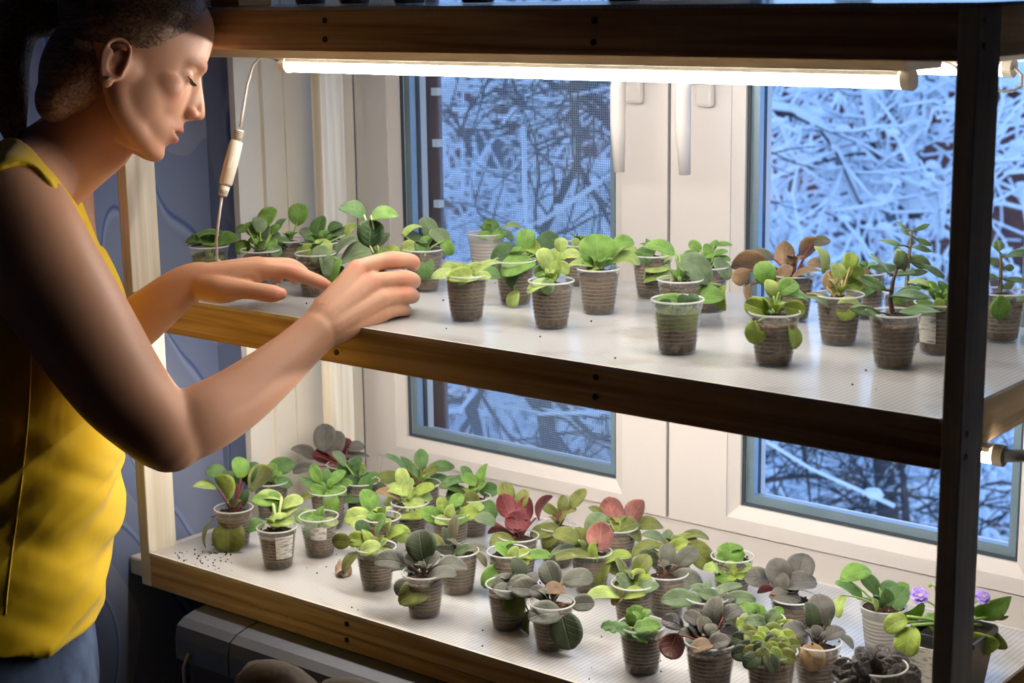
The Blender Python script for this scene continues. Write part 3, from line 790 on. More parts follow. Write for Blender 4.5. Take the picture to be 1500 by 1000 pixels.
# ---- lower shelf, left to right and back to front
lo('potted_violet', 'leftmost plant of the lower shelf with a round dark leaf hanging in front', (345, 804),
   '335,786,50,48,272,o,+2.5;303,778,46,10,255,o;331,714,42,28,122,y,*;380,700,44,28,46,o,*;366,692,36,26,62,D;352,684,32,24,100,g;318,692,34,20,150,m;300,711,38,8,172,p;372,770,30,18,12,m,+1.5;336,702,32,20,150,e;357,728,26,18,80,D', col='o', stem='r', asp=.85, sr=.0013)
lo('potted_violet', 'broad leaved green plant behind the leftmost one on the lower shelf', (399, 762),
   '411,683,42,26,14,m;397,690,26,20,90,g;415,706,28,16,-20,m;384,692,28,20,130,D;404,700,24,16,60,g', asp=.65)
lo('potted_violet', 'pale stemmed seedling in the labelled cup nearest the left front corner', (408, 834),
   '402,735,34,22,100,g;411,762,40,18,2,p,+1.5;426,735,36,18,20,p;420,750,34,14,40,p;395,725,40,12,172,p;385,733,34,16,165,g;405,752,30,12,95,g', stem='p', lab=(2, 62, .3, .86), asp=.7, sr=.0022)
lo('potted_violet', 'few leaved seedling in a half empty labelled cup, second from the left front', (469, 817),
   '447,757,32,22,172,g;468,754,28,16,82,g;481,766,30,14,12,p;455,776,32,20,258,e,+2;460,762,24,14,140,g', soil=.5, lab=(-22, 30, .5, .82), asp=.75)
lo('potted_violet', 'dark grey leaved plant with red undersides at the back left corner', (506, 736),
   '476,641,42,34,92,G;491,650,40,30,80,G;500,657,36,26,46,r,*;476,668,36,26,170,r,*;445,660,38,15,155,G;521,654,26,15,10,G;522,667,38,8,4,G;447,685,36,15,185,G;484,664,20,12,120,r,*;500,672,24,10,20,G', col='G', stem='r', asp=.75, sr=.0014)
lo('potted_violet', 'bright star shaped rosette in front of the dark red backed plant', (482, 777),
   '462,693,32,19,122,g;492,699,34,16,45,g;452,708,38,9,140,m;500,708,34,14,10,g;485,734,36,24,-72,g,+2;470,720,34,16,150,g;479,700,28,15,92,m;450,726,36,9,200,o;494,718,30,14,-20,g;466,708,30,12,130,g', asp=.5, shape='l')
lo('potted_violet', 'dark olive bushy plant behind and right of the star rosette', (531, 762),
   '505,685,32,20,132,m;520,680,28,16,60,D;545,700,30,16,20,m;570,700,42,20,-4,o;529,690,24,16,90,y;535,712,30,22,70,m;510,730,42,16,190,m;548,715,34,18,10,d;522,706,30,16,150,D;498,670,28,12,130,e', col='m', asp=.6)
lo('potted_violet', 'pale upright seedling crowded behind the small front cups', (560, 818),
   '541,734,40,26,112,g;525,757,40,28,178,p;575,779,34,16,20,y;588,781,30,26,-32,p,+2;555,765,28,18,60,g;548,756,22,14,150,g;532,768,36,20,160,p;566,772,26,14,70,p', col='p', stem='p', asp=.75)
lo('potted_violet', 'tall dark leaved rosette with pinkish stalks against the window frame', (620, 766),
   '617,672,30,22,90,m;598,683,38,13,117,m;582,675,40,9,142,m;615,698,36,15,70,g;645,683,42,16,5,m;640,702,52,12,4,m;660,703,36,10,14,m;606,690,30,12,110,m;630,690,30,14,30,o', stem='n', asp=.45, shape='l', sr=.0013)
lo('potted_violet', 'pale lime plant with spreading leaves in front of the tall dark rosette', (602, 795),
   '584,716,40,18,170,p;590,700,32,22,112,p;613,726,42,18,0,p;600,751,44,20,4,y,+1;577,731,34,16,200,p;620,716,34,16,22,y;598,714,30,16,80,p;606,736,34,16,-10,p;570,722,40,10,160,t', col='p', asp=.65)
lo('potted_violet', 'olive seedling with three round leaves to its left, front left group', (552, 865),
   '500,792,28,24,182,o,+1;523,790,30,24,172,y,+1;531,773,26,20,120,D;512,822,36,15,236,o,+2;541,803,34,18,20,p,+1.5;555,774,28,9,72,m;556,796,26,12,40,p;538,786,26,12,110,y', col='o', asp=.85, moss=.002)
lo('potted_violet', 'dark silvery violet in front with a big upright dark leaf', (622, 905),
   '617,798,46,46,100,d;571,820,46,28,174,s;605,822,30,24,112,s;630,820,34,20,52,s;606,869,48,32,200,o,+3;645,840,44,16,12,s;593,833,40,8,176,s;662,826,46,18,0,s;590,858,30,20,230,s,+2', col='s', stem='d', asp=.85, sr=.0015)
lo('potted_violet', 'leggy green plant with a reddish stem near the left pane corner', (692, 787),
   '706,693,32,14,76,g;684,693,26,14,120,m;668,704,42,12,10,m;716,717,30,22,0,m;715,746,32,26,-62,m;690,735,32,24,100,o;668,722,34,20,200,m;688,702,28,16,150,g;698,712,30,16,40,g;660,712,34,14,165,m', stem='r', asp=.75)
lo('potted_violet', 'light green seedling in the cup behind the silver upright one', (661, 813),
   '634,755,34,24,150,g;648,740,26,18,100,y;668,735,30,20,60,g;685,752,34,20,10,y;660,755,30,16,90,p;695,744,30,16,20,p;650,762,26,14,170,p;672,762,26,14,20,g', asp=.7)
lo('potted_violet', 'silver grey seedling with narrow upright leaves right of the big dark one', (672, 871),
   '656,788,36,15,102,d;665,774,40,16,88,h;637,790,36,14,148,o;655,806,34,18,170,s;697,801,36,10,-2,s;704,816,30,9,-50,h;676,805,28,15,30,e;646,800,28,14,130,s', col='s', stem='g', asp=.5, shape='l')
lo('potted_violet', 'plant with bright crimson leaf undersides in the middle of the lower shelf', (760, 848),
   '741,722,34,26,100,o;742,741,36,30,112,r,*,+.5;765,730,28,20,80,o;770,745,34,26,85,r,*,+.5;794,742,40,15,60,r,*;758,764,32,38,92,r,*,+1.5;712,760,34,16,160,e;733,778,36,12,174,r,*;736,790,38,18,190,o,+1', col='r', stem='r', asp=.8, sr=.0015)
lo('potted_violet', 'small bright lime plant in the gap in front of the crimson one', (745, 872),
   '724,843,44,32,222,g,+1;740,806,34,18,140,g;772,812,34,14,172,y;792,812,34,14,175,g;752,815,30,16,70,p;760,826,30,14,20,y', asp=.7)
lo('potted_violet', 'olive plant with dark red stalks and one raised tan leaf', (817, 832),
   '846,729,36,18,50,o;824,737,24,16,80,o;826,748,38,14,20,o;805,745,26,15,150,o;800,777,46,22,190,o;808,787,34,22,230,o,+1;834,790,30,18,-20,y', col='o', stem='r', asp=.55, sr=.0014)
lo('potted_violet', 'plant with two raised pink backed leaves near the dark window seam', (905, 834),
   '896,748,40,36,112,k,*;930,750,40,30,58,k,*;873,747,24,9,150,o;918,770,38,24,24,o;951,767,44,16,0,o;905,770,28,18,120,y;928,780,30,16,-40,o;888,762,40,10,170,e', col='k', stem='g', asp=.8)
lo('potted_violet', 'plant with a pinkish leaf back and yellowish stalks, centre of the lower shelf', (866, 873),
   '879,786,42,40,82,k,*,+1;872,767,40,28,60,e;830,784,40,22,160,o;850,788,34,26,100,o;845,813,62,11,180,o;880,836,40,24,250,o,+1.5;902,815,44,12,14,y;830,804,50,9,190,e;895,828,34,20,-30,o,+1;870,810,30,12,90,y', col='o', stem='y' if False else 'g', asp=.8, sr=.0016)
lo('potted_violet', 'grey leaved violet in a clear cup left of the largest dark one', (745, 923),
   '760,832,34,24,102,d;765,858,44,26,172,s;738,850,38,15,200,s;753,885,36,34,272,o,+2.5;772,913,40,13,264,o,+2;740,866,34,18,160,s;778,850,30,18,60,G', col='s', stem='d', asp=.85)
lo('potted_violet', 'largest dark violet in front, a heart shaped dark leaf hanging over its cup', (809, 952),
   '806,840,40,34,112,s;846,847,46,26,10,s;799,898,50,30,188,s,+2;829,923,54,48,285,d,+3.5;853,883,34,24,6,s,+1;770,861,42,28,174,s;812,862,36,14,0,n;790,868,30,20,150,G', col='s', stem='n', asp=.8, sr=.0018)
lo('potted_violet', 'olive upright violet in a mossy cup right of the largest dark one', (928, 922),
   '940,828,38,26,60,o;935,849,40,28,45,y,+1;912,838,44,18,100,o;884,869,52,12,182,p;928,868,34,14,10,y;916,852,34,18,130,e;948,860,34,16,20,e;905,876,24,12,220,t,+1', col='o', stem='y' if False else 'g', asp=.75, moss=.006)
lo('potted_violet', 'broad olive plant at the back under the window seam', (985, 864),
   '960,785,40,11,160,e;1015,783,48,10,4,o;1000,791,44,16,10,y;945,800,44,14,200,o;1026,812,50,34,-52,o;978,792,34,20,90,e;990,802,36,20,40,y;962,808,34,18,220,o', col='o', stem='t', asp=.6)
lo('potted_violet', 'bluish grey violet with coppery stalks beside the mossy cup', (976, 906),
   '978,812,34,26,96,s;1006,815,40,26,42,s;951,815,30,20,160,d;975,829,36,13,2,s;1004,849,50,30,-6,s,+1;965,824,28,16,170,s;990,826,26,16,40,G', col='s', stem='n', asp=.7, sr=.0016)
lo('potted_violet', 'crinkled bright green seedling by the window frame at the back', (1072, 880),
   '1070,813,38,40,92,g;1045,832,28,12,172,p;1076,841,36,16,10,y;1063,846,30,14,190,g;1090,832,26,12,12,p;1070,836,28,16,80,y', shape='w', asp=.9)
lo('potted_violet', 'wavy bright green seedling in the front cup right of centre', (940, 987),
   '932,904,36,32,86,g;894,916,26,12,178,m;906,920,40,12,176,m;946,917,40,18,10,g;936,928,30,16,-30,g,+1;918,925,28,14,150,m;952,926,24,12,20,p', shape='w', asp=.7)
lo('potted_violet', 'silver green plant with long flat leaves behind the dark curled one', (1035, 943),
   '1000,876,62,24,180,e;1082,876,48,22,0,e;1045,874,44,18,150,e;1062,862,52,11,20,e;1072,901,34,22,272,o,+1;1046,886,40,16,220,e,+1;1030,864,40,12,160,e;1060,878,34,14,20,s', col='e', stem='n', asp=.5, shape='l', sr=.0015)
lo('potted_violet', 'dark curled metallic violet in the front row with a black cupped leaf at its left', (1040, 1018),
   '985,946,38,38,248,b,*,+2;986,911,34,22,160,b;1010,934,40,24,170,s;1046,895,46,26,80,s;1070,930,36,26,-20,b;1016,905,30,22,150,G;1032,918,32,24,100,s;1052,940,34,20,20,G,+1;1072,896,32,20,30,G;1028,945,34,16,200,n,+1;1040,925,28,18,60,b;1058,912,30,20,10,s;1020,922,26,16,120,b', col='s', stem='r', asp=.85, sc=1.08)
lo('potted_violet', 'big flat grey leaved violet against the window frame, right part', (1160, 944),
   '1172,832,48,40,70,G;1141,838,42,38,112,G;1111,846,40,28,172,G;1172,852,50,24,6,G,+1;1150,873,46,22,-6,G,+2;1143,856,36,26,90,G,+1;1122,864,26,14,190,r,*', col='G', stem='r', asp=.85, sr=.0015)
lo('potted_violet', 'light green leafy seedling in front of the big grey leaved violet', (1114, 978),
   '1100,893,34,16,150,g;1115,899,32,18,100,g;1136,900,30,18,40,g;1149,920,40,28,2,y;1110,910,36,18,170,e;1126,908,34,18,60,e;1092,910,30,14,200,y;1128,920,30,16,-20,g', asp=.6, shape='w')
def rosette(label, base, R, n, rings, cols, **k):
    rng = random.Random(int(base[0])); rows = []
    cx, cy = k.pop('centre')
    for ri in range(rings):
        fr = (ri + 1) / rings
        for j in range(n):
            a = 360 * (j + 0.5 * (ri % 2)) / n + rng.uniform(-9, 9)
            r = R * fr * 0.74
            u = cx + r * math.cos(rad(a)); v = cy - r * math.sin(rad(a)) * 0.62 + fr * 7
            rows.append('%.0f,%.0f,%.0f,%.0f,%.0f,%s,%+.1f' % (u, v, R * (.34 + .2 * fr), R * (.30 + .16 * fr), math.degrees(math.atan2(math.sin(rad(a)) * .62 + .1, math.cos(rad(a)))), rng.choice(cols), 2.4 - 1.2 * fr - 2.6 * fr * math.sin(rad(a)) + (.9 if math.sin(rad(a)) < -.2 else 0)))
    return lo('potted_violet', label, base, ';'.join(rows), **k)
rosette('tight olive green rosette at the bottom edge, in front of the light green seedling', (1128, 1032), 52, 9, 3, 'ooyd', centre=(1121, 940), asp=.9, col='o', sc=1.06)
lo('potted_violet', 'grey brown violet with a tan leaf drooping over its ribbed cup, bottom right', (1195, 1014),
   '1190,900,38,28,96,d;1206,911,30,20,70,d;1203,892,46,40,100,G,-1;1165,922,40,20,174,G;1222,926,34,16,20,G;1238,936,34,10,-34,s;1190,961,40,38,270,t,+2.5;1196,916,24,14,110,h', col='G', stem='d', asp=.8, sr=.0013, soil=.8)
lo('potted_seedling', 'fresh green seedling in a milky white cup beside the right post', (1292, 958),
   '1253,838,48,22,16,g;1245,862,44,16,146,g;1230,886,34,13,250,p;1276,855,38,22,130,m;1306,860,42,14,0,m;1313,878,50,28,52,m;1298,880,36,24,98,m;1286,868,34,20,110,g;1316,862,34,14,20,g;1284,890,26,10,100,p', milk=True, asp=.65, soil=.93)
rosette('nearly black curly violet cut off by the bottom edge, right of the ribbed cups', (1283, 1062), 66, 11, 4, 'bbbb', centre=(1283, 985), asp=.9, col='b', stem='r', sc=1.15)
# ------------------------------------------------------------------ the person
import numpy as np
def cr_spline(pts, n=5):
    """smooth a list of tuples by Catmull-Rom"""
    P = [tuple(p) for p in pts]; P = [P[0]] + P + [P[-1]]; out = []
    for i in range(1, len(P) - 2):
        for k in range(n):
            t = k / n; o = []
            for a, b, c, d in zip(P[i - 1], P[i], P[i + 1], P[i + 2]):
                o.append(.5 * ((2 * b) + (-a + c) * t + (2 * a - 5 * b + 4 * c - d) * t * t + (-a + 3 * b - 3 * c + d) * t ** 3))
            out.append(tuple(o))
    return out + [P[-2]]
def limb(mb, rows, n=16, k=5, flat=1.0):
    rows = cr_spline(rows, k)
    pts = [at_depth(u, v, z) for u, v, z, r in rows]; rs = [max(r, .002) for u, v, z, r in rows]
    a = (pts[0] - pts[1]).normalized(); b = (pts[-1] - pts[-2]).normalized()
    P, R = [], []
    for t in (0.98, .8, .45): P.append(pts[0] + a * rs[0] * t); R.append(rs[0] * math.sqrt(1 - t * t))
    P += pts; R += rs
    for t in (.45, .8, 0.98): P.append(pts[-1] + b * rs[-1] * t); R.append(rs[-1] * math.sqrt(1 - t * t))
    mb.tube(P, R, n, flat=flat)
def solid(mb, name, mat, parent, voxel, smooth_it, fn=None, smooth_f=.5):
    """fuse overlapping closed shapes into one continuous skin, optionally reshape and tint it"""
    o = mb.build(name, mat, None, smooth=True)
    r = o.modifiers.new('fuse', 'REMESH'); r.mode = 'VOXEL'; r.voxel_size = voxel; r.use_smooth_shade = True
    if smooth_it:
        s = o.modifiers.new('soften', 'SMOOTH'); s.factor = smooth_f; s.iterations = smooth_it
    dg = bpy.context.evaluated_depsgraph_get()
    me = bpy.data.meshes.new_from_object(o.evaluated_get(dg))
    o.modifiers.clear(); old = o.data; o.data = me; bpy.data.meshes.remove(old); me.name = name
    if fn: fn(me)
    me.polygons.foreach_set('use_smooth', [True] * len(me.polygons)); me.update()
    o.parent = parent; o.matrix_parent_inverse = Matrix.Translation(-Vector(parent.location))
    return o

from mathutils.bvhtree import BVHTree
def tree_of(o):
    return BVHTree.FromPolygons([v.co for v in o.data.vertices], [p.vertices for p in o.data.polygons])
AL = rad(19); PT = rad(20)
HF = CR * math.cos(AL) + CF * math.sin(AL)
HX = HF * math.cos(PT) - CU * math.sin(PT)
HZ = HF * math.sin(PT) + CU * math.cos(PT)
HY = HZ.cross(HX)
HN = at_depth(291, 120, 2.06)
def H(x, y, z): return HN + HX * (x / 1000) + HY * (y / 1000) + HZ * (z / 1000)
def hball(mb, c, r, n=24, m=16):
    rings = []
    for i in range(m + 1):
        t = PI * (.02 + .96 * i / m)
        rings.append([H(c[0] + r[0] * math.sin(t) * math.cos(2 * PI * j / n), c[1] + r[1] * math.sin(t) * math.sin(2 * PI * j / n), c[2] - r[2] * math.cos(t)) for j in range(n)])
    mb.rings(rings)
def htube(mb, rows, n=12, k=4):
    rows = cr_spline(rows, k)
    pts = [H(*q[:3]) for q in rows]; rs = [q[3] / 1000 for q in rows]
    a = (pts[0] - pts[1]).normalized(); b = (pts[-1] - pts[-2]).normalized()
    mb.tube([pts[0] + a * rs[0] * .85, pts[0] + a * rs[0] * .45] + pts + [pts[-1] + b * rs[-1] * .45, pts[-1] + b * rs[-1] * .85], [rs[0] * .5, rs[0] * .88] + rs + [rs[-1] * .88, rs[-1] * .5], n)

BA = rad(12)
CRH = Vector((CR.x, CR.y, 0)).normalized(); CFH = Vector((CF.x, CF.y, 0)).normalized()
BF = CRH * math.cos(BA) + CFH * math.sin(BA)          # where the chest faces
BR = CRH * math.sin(BA) - CFH * math.cos(BA)          # her right, towards the camera
BZ = 2.09
# row: image height, image x of the front contour, front-back depth, half width
TORSO = [(876, 141, .215, .172), (845, 150, .212, .167), (805, 161, .215, .160), (780, 162, .215, .156), (720, 172, .215, .149), (660, 173, .212, .145), (600, 179, .214, .145), (500, 187, .228, .150), (430, 178, .216, .152), (370, 150, .185, .150), (320, 127, .155, .148), (275, 98, .125, .135), (240, 62, .09, .10)]
def torso_rings(rows, grow_=0.0, folds=False, n=48):
    rows = cr_spline(rows, 4); rings = []
    for v, u, d, hw in rows:
        f = at_depth(u, v, BZ); c = f - BF * (d / 2); ring = []
        for j in range(n):
            a = 2 * PI * j / n
            ca, sa = math.cos(a), math.sin(a)
            x = math.copysign(abs(ca) ** .85, ca) * (d / 2 + grow_); y = math.copysign(abs(sa) ** .85, sa) * (hw + grow_)
            p = c + BF * x + BR * y
            if folds and v > 560:
                w_ = min(1, (v - 560) / 60) * min(1, max(0, (905 - v) / 40))
                q = math.sin(v * .060 + 2.2 * math.sin(a * 1.5 + .4) + a * .7) + .6 * math.sin(v * .11 - a * 2.6)
                p += (BF * ca + BR * sa) * (.0042 * w_ * q)
            ring.append(p)
        rings.append(ring)
    return rings

def person():
    foot = at_depth(40, 900, BZ); base = Vector((foot.x, foot.y, FLOOR))
    t = thing('person', 'woman in yellow sleeveless top and jeans leaning to the shelf, hand round a cup', 'person', base)
    mb = MB()
    # torso under the shirt, neck, shoulders
    mb.rings(torso_rings([r for r in TORSO if r[0] < 700], -.006))
    limb(mb, [(46, 264, 2.09, .060), (82, 238, 2.085, .055), (120, 205, 2.075, .053), (155, 160, 2.07, .058)], 40)
    limb(mb, [(84, 276, 2.08, .032), (122, 240, 2.075, .034), (155, 208, 2.07, .036)], 30)
    limb(mb, [(64, 250, 2.06, .045), (36, 274, 2.00, .053), (22, 300, 1.95, .058)], 56)
    limb(mb, [(70, 250, 2.11, .045), (70, 262, 2.17, .052), (70, 275, 2.23, .058)], 56)
    trunk = BVHTree.FromPolygons(mb.v, mb.f)
    # right arm, nearest the camera
    limb(mb, [(18, 308, 1.945, .064), (40, 352, 1.925, .066), (68, 404, 1.905, .0655), (124, 490, 1.885, .0605), (177, 568, 1.875, .0535), (228, 622, 1.872, .0455), (247, 638, 1.876, .0425)], 56)
    limb(mb, [(240, 640, 1.878, .036), (290, 617, 1.893, .0405), (345, 585, 1.925, .0375), (400, 543, 1.96, .032), (440, 508, 1.985, .0275), (466, 484, 2.0, .0262)], 56)
    hand = [(466, 484, 2.0)]
    K = {'i': (524, 394, 2.042), 'm': (547, 413, 2.036), 'r': (559, 437, 2.036), 'l': (560, 459, 2.042)}
    for k, (r0, r1) in zip('imrl', ((.020, .0128), (.021, .0125), (.021, .0122), (.019, .0112))):
        a = {'i': (474, 462, 2.006), 'm': (480, 470, 2.004), 'r': (486, 478, 2.004), 'l': (494, 482, 2.008)}[k]
        kk = K[k]; mid = tuple((x + y) / 2 for x, y in zip(a, kk))
        limb(mb, [(466, 484, 2.0, .024), a + (r0,), mid + ((r0 + r1) / 2 - .0005,), kk + (r1,)], 16)
    limb(mb, [(500, 465, 2.02, .016), (530, 440, 2.03, .016), (545, 440, 2.034, .014)], 16)
    limb(mb, [K['i'] + (.0122,), (555, 384, 2.054, .0108), (574, 381, 2.062, .0116), (592, 381, 2.078, .0100), (604, 383, 2.094, .0092), (607, 388, 2.108, .0080)], 14)
    limb(mb, [K['m'] + (.0120,), (574, 409, 2.050, .0105), (592, 408, 2.060, .0112), (604, 410, 2.080, .0097), (606, 413, 2.098, .0088), (598, 416, 2.116, .0076)], 14)
    limb(mb, [K['r'] + (.0116,), (580, 433, 2.050, .0100), (594, 432, 2.060, .0105), (604, 433, 2.080, .0090), (604, 435, 2.096, .0082), (595, 438, 2.112, .0072)], 14)
    limb(mb, [K['l'] + (.0102,), (576, 455, 2.052, .0086), (586, 453, 2.062, .0090), (594, 454, 2.078, .0078), (594, 456, 2.090, .0072), (586, 458, 2.104, .0064)], 14)
    limb(mb, [(478, 455, 2.02, .020), (500, 432, 2.045, .0165), (514, 420, 2.075, .0128), (524, 412, 2.10, .0116), (538, 408, 2.122, .0098)], 14)
    # left arm, reaching in behind
    limb(mb, [(70, 285, 2.235, .060), (85, 360, 2.22, .052), (115, 450, 2.19, .044), (150, 520, 2.14, .040)], 56)
    limb(mb, [(142, 522, 2.14, .036), (190, 482, 2.118, .0335), (235, 445, 2.105, .0300), (268, 420, 2.10, .0262), (292, 410, 2.10, .0240)], 56)
    L = {'i': (388, 395, 2.088), 'm': (386, 390, 2.108), 'r': (378, 388, 2.128), 'l': (366, 390, 2.146)}
    for k, (r0, r1) in zip('imrl', ((.019, .0128), (.019, .0122), (.018, .0116), (.017, .0105))):
        a = {'i': (315, 409, 2.092), 'm': (315, 406, 2.104), 'r': (313, 404, 2.115), 'l': (310, 405, 2.124)}[k]
        kk = L[k]; mid = tuple((x + y) / 2 for x, y in zip(a, kk))
        limb(mb, [(290, 411, 2.10, .0225), a + (r0,), mid + (r1 + .0035,), kk + (r1,)], 16)
    limb(mb, [L['i'] + (.0125,), (412, 396, 2.090, .0108), (430, 399, 2.092, .0108), (452, 407, 2.097, .0093), (467, 413, 2.102, .0090), (481, 420, 2.107, .0072)], 14)
    limb(mb, [L['m'] + (.0118,), (408, 388, 2.116, .0100), (424, 389, 2.122, .0100), (438, 395, 2.128, .0088), (448, 402, 2.132, .0070)], 14)
    limb(mb, [L['r'] + (.0110,), (398, 390, 2.142, .0094), (414, 394, 2.15, .0092), (427, 402, 2.156, .0080), (433, 410, 2.16, .0066)], 14)
    limb(mb, [L['l'] + (.0098,), (384, 394, 2.158, .0080), (398, 401, 2.165, .0076), (408, 409, 2.168, .0062)], 14)
    limb(mb, [(302, 420, 2.088, .0195), (328, 424, 2.077, .0178), (352, 424, 2.071, .0125), (372, 426, 2.069, .0112), (390, 429, 2.068, .0116), (403, 430, 2.068, .0108), (411, 430, 2.069, .0080)], 16)
    limb(mb, [(318, 414, 2.088, .015), (345, 408, 2.085, .0135), (372, 402, 2.086, .0125)], 14)
    # head
    hball(mb, (-90, 0, 28), (92, 72, 88), 40, 26)
    hball(mb, (-46, 0, 44), (47, 57, 52))
    hball(mb, (-25, 0, 18), (27, 44, 18))
    hball(mb, (-50, 0, -34), (46, 54, 50))
    for s in (1, -1):
        hball(mb, (-40, 40 * s, -27), (24, 16, 19))
        htube(mb, [(-90, 47 * s, -50, 15), (-78, 46 * s, -72, 15), (-50, 33 * s, -91, 15), (-24, 12 * s, -102, 12)], 24)
        hball(mb, (-66, 36 * s, -48), (38, 24, 42)); hball(mb, (-92, 42 * s, -25), (26, 26, 40))
        hball(mb, (5, 10.5 * s, -42), (8.5, 6.5, 6.5))
        htube(mb, [(-1, 8 * s, 13, 6), (-5, 26 * s, 17, 6.5), (-20, 43 * s, 11, 6)])
        hball(mb, (-25, 31 * s, -4), (13.3, 13.6, 12.6))
        # ear
        if True:
            hball(mb, (-100, 70 * s, -32), (13, 7, 22))
            ez = lambda a, b: (-103 + a, (76 + .10 * abs(a)) * s, -32 + b)
            htube(mb, [ez(10, -2) + (3.2,), ez(12, 10) + (3.4,), ez(9, 23) + (3.6,), ez(-2, 29) + (3.8,), ez(-13, 24) + (3.8,), ez(-18, 10) + (3.6,), ez(-15, -8) + (3.4,), ez(-9, -20) + (3.6,)], 10)
            hball(mb, (-105, 76 * s, -56), (8, 4.2, 9))
            htube(mb, [ez(-10, 12) + (3,), ez(-11, 0) + (3.4,), ez(-7, -12) + (3.4,), ez(3, -16) + (3.2,), ez(11, -10) + (3.4,)], 10)
            htube(mb, [ez(10, -4) + (3.4,), ez(9, -10) + (3.6,)], 10)
    hball(mb, (-46, 0, -70), (41, 44, 38))
    hball(mb, (-20, 0, -102), (13.5, 17, 12.5))
    hball(mb, (-24, 0, -78), (20, 25, 16))
    hball(mb, (-24, 0, -58), (25, 27, 17))
    htube(mb, [(-13, -24, -67.5, 3), (-4, -11, -65, 4.0), (.5, 0, -64.5, 4.0), (-4, 11, -65, 4.0), (-13, 24, -67.5, 3)])
    htube(mb, [(-13, -22, -71.5, 3), (-5.5, -11, -77, 4.6), (-2.5, 0, -78.5, 5.2), (-5.5, 11, -77, 4.6), (-13, 22, -71.5, 3)])
    htube(mb, [(-4, 0, 2, 7.5), (3, 0, -12, 7.2), (9, 0, -25, 7.6), (13, 0, -35, 8.2)])
    hball(mb, (14, 0, -38), (8.2, 8.4, 7.6))
    hball(mb, (-4, 0, -28), (15, 14, 24))
    htube(mb, [(11, 0, -43, 4.5), (1, 0, -48, 5)])

    skin, nt, b, o = new_mat('skin')
    at = nt.nodes.new('ShaderNodeAttribute'); at.attribute_name = 'tint'
    nt.links.new(at.outputs['Color'], b.inputs['Base Color'])
    b.inputs['Roughness'].default_value = 0.48; b.inputs['Specular IOR Level'].default_value = 0.35
    b.inputs['Subsurface Weight'].default_value = 0.12; b.inputs['Subsurface Radius'].default_value = (.010, .004, .002); b.inputs['Subsurface Scale'].default_value = 1.0
    tcn = nt.nodes.new('ShaderNodeTexCoord'); n1 = nt.nodes.new('ShaderNodeTexNoise'); n1.inputs['Scale'].default_value = 420
    bp = nt.nodes.new('ShaderNodeBump'); bp.inputs['Strength'].default_value = .10; bp.inputs['Distance'].default_value = .001
    nt.links.new(tcn.outputs['Object'], n1.inputs[0]); nt.links.new(n1.outputs[0], bp.inputs['Height']); nt.links.new(bp.outputs[0], b.inputs['Normal'])
    def shape(me):
        n = len(me.vertices); co = np.empty(n * 3, dtype=np.float64); me.vertices.foreach_get('co', co); co = co.reshape(-1, 3)
        ne = len(me.edges); ed = np.empty(ne * 2, dtype=np.int32); me.edges.foreach_get('vertices', ed); ed = ed.reshape(-1, 2)
        B0 = np.array([HX, HY, HZ]); l0 = (co - np.array(HN)) @ B0.T * 1000
        near = lambda c, r: np.clip(1.6 - 1.3 * np.sqrt((((l0 - np.array(c)) / np.array(r)) ** 2).sum(1)), 0, 1)
        keep = np.zeros(n)
        for s in (1, -1):
            keep = np.maximum(keep, near((-103, 78 * s, -34), (26, 16, 36))); keep = np.maximum(keep, near((-16, 30 * s, -4), (18, 20, 12)))
        keep = np.maximum(keep, near((6, 0, -32), (24, 18, 26))); keep = np.maximum(keep, near((-3, 0, -70), (16, 28, 15)))
        keep = np.maximum(keep, .6 * near((-6, 0, 12), (16, 46, 12)))
        rel = co - np.array(CAM_POS); zc = rel @ np.array(CF); uu = 750 + CAM_F * (rel @ np.array(CR)) / zc; vv = 500 - CAM_F * (rel @ np.array(CU)) / zc
        hand = np.clip((uu - 440) / 50, 0, 1) * (zc < 2.16); hand = np.maximum(hand, np.clip((uu - 285) / 30, 0, 1) * (vv < 445) * (vv > 370))
        wt = (.5 * (1 - np.maximum(keep, hand)))[:, None]
        deg = np.bincount(ed.ravel(), minlength=n)[:, None].clip(1)
        for it in range(36):
            acc = np.stack([np.bincount(ed[:, 0], co[ed[:, 1], k], n) + np.bincount(ed[:, 1], co[ed[:, 0], k], n) for k in range(3)], 1)
            co += wt * (acc / deg - co)
        B = np.array([HX, HY, HZ]); lc = (co - np.array(HN)) @ B.T * 1000
        def g(c, r): return np.exp(-(((lc - np.array(c)) / np.array(r)) ** 2).sum(1))
        d = np.zeros_like(lc)
        for s in (1, -1):
            d[:, 0] -= 4.5 * g((-10, 17 * s, 1), (12, 9, 8)); d[:, 0] -= 3.0 * g((-22, 44 * s, -2), (12, 9, 9)); d[:, 0] -= 2.0 * g((-12, 30 * s, 8.5), (12, 16, 3))
            d[:, 0] -= 1.6 * g((-12, 31 * s, -6), (8, 13, 1.3))            # slit between the lids
            d[:, 1] -= s * 7.5 * g((-99, 78 * s, -36), (7.5, 9, 7.5)); d[:, 1] -= s * 4 * g((-101, 80 * s, -17), (6, 8, 8))
            d[:, 2] += 4.0 * g((7, 7 * s, -47), (4.5, 3, 4))               # nostrils
        d[:, 0] -= 4.5 * g((-5, 0, -71.4), (8, 16, 2.2))                 # mouth slit
        lc2 = lc + d; co = lc2 / 1000 @ B + np.array(HN)
        me.vertices.foreach_set('co', co.ravel())
        base = np.tile(np.array(srgb(196, 146, 116)[:3]), (n, 1))
        def mixc(w_, c): nonlocal base; w_ = np.clip(w_, 0, 1)[:, None]; base = base * (1 - w_) + np.array(srgb(*c)[:3]) * w_
        mixc(.9 * np.maximum(g((0, 0, -64), (11, 19, 3.6)), g((-2, 0, -79), (11, 17, 5))), (188, 104, 98))
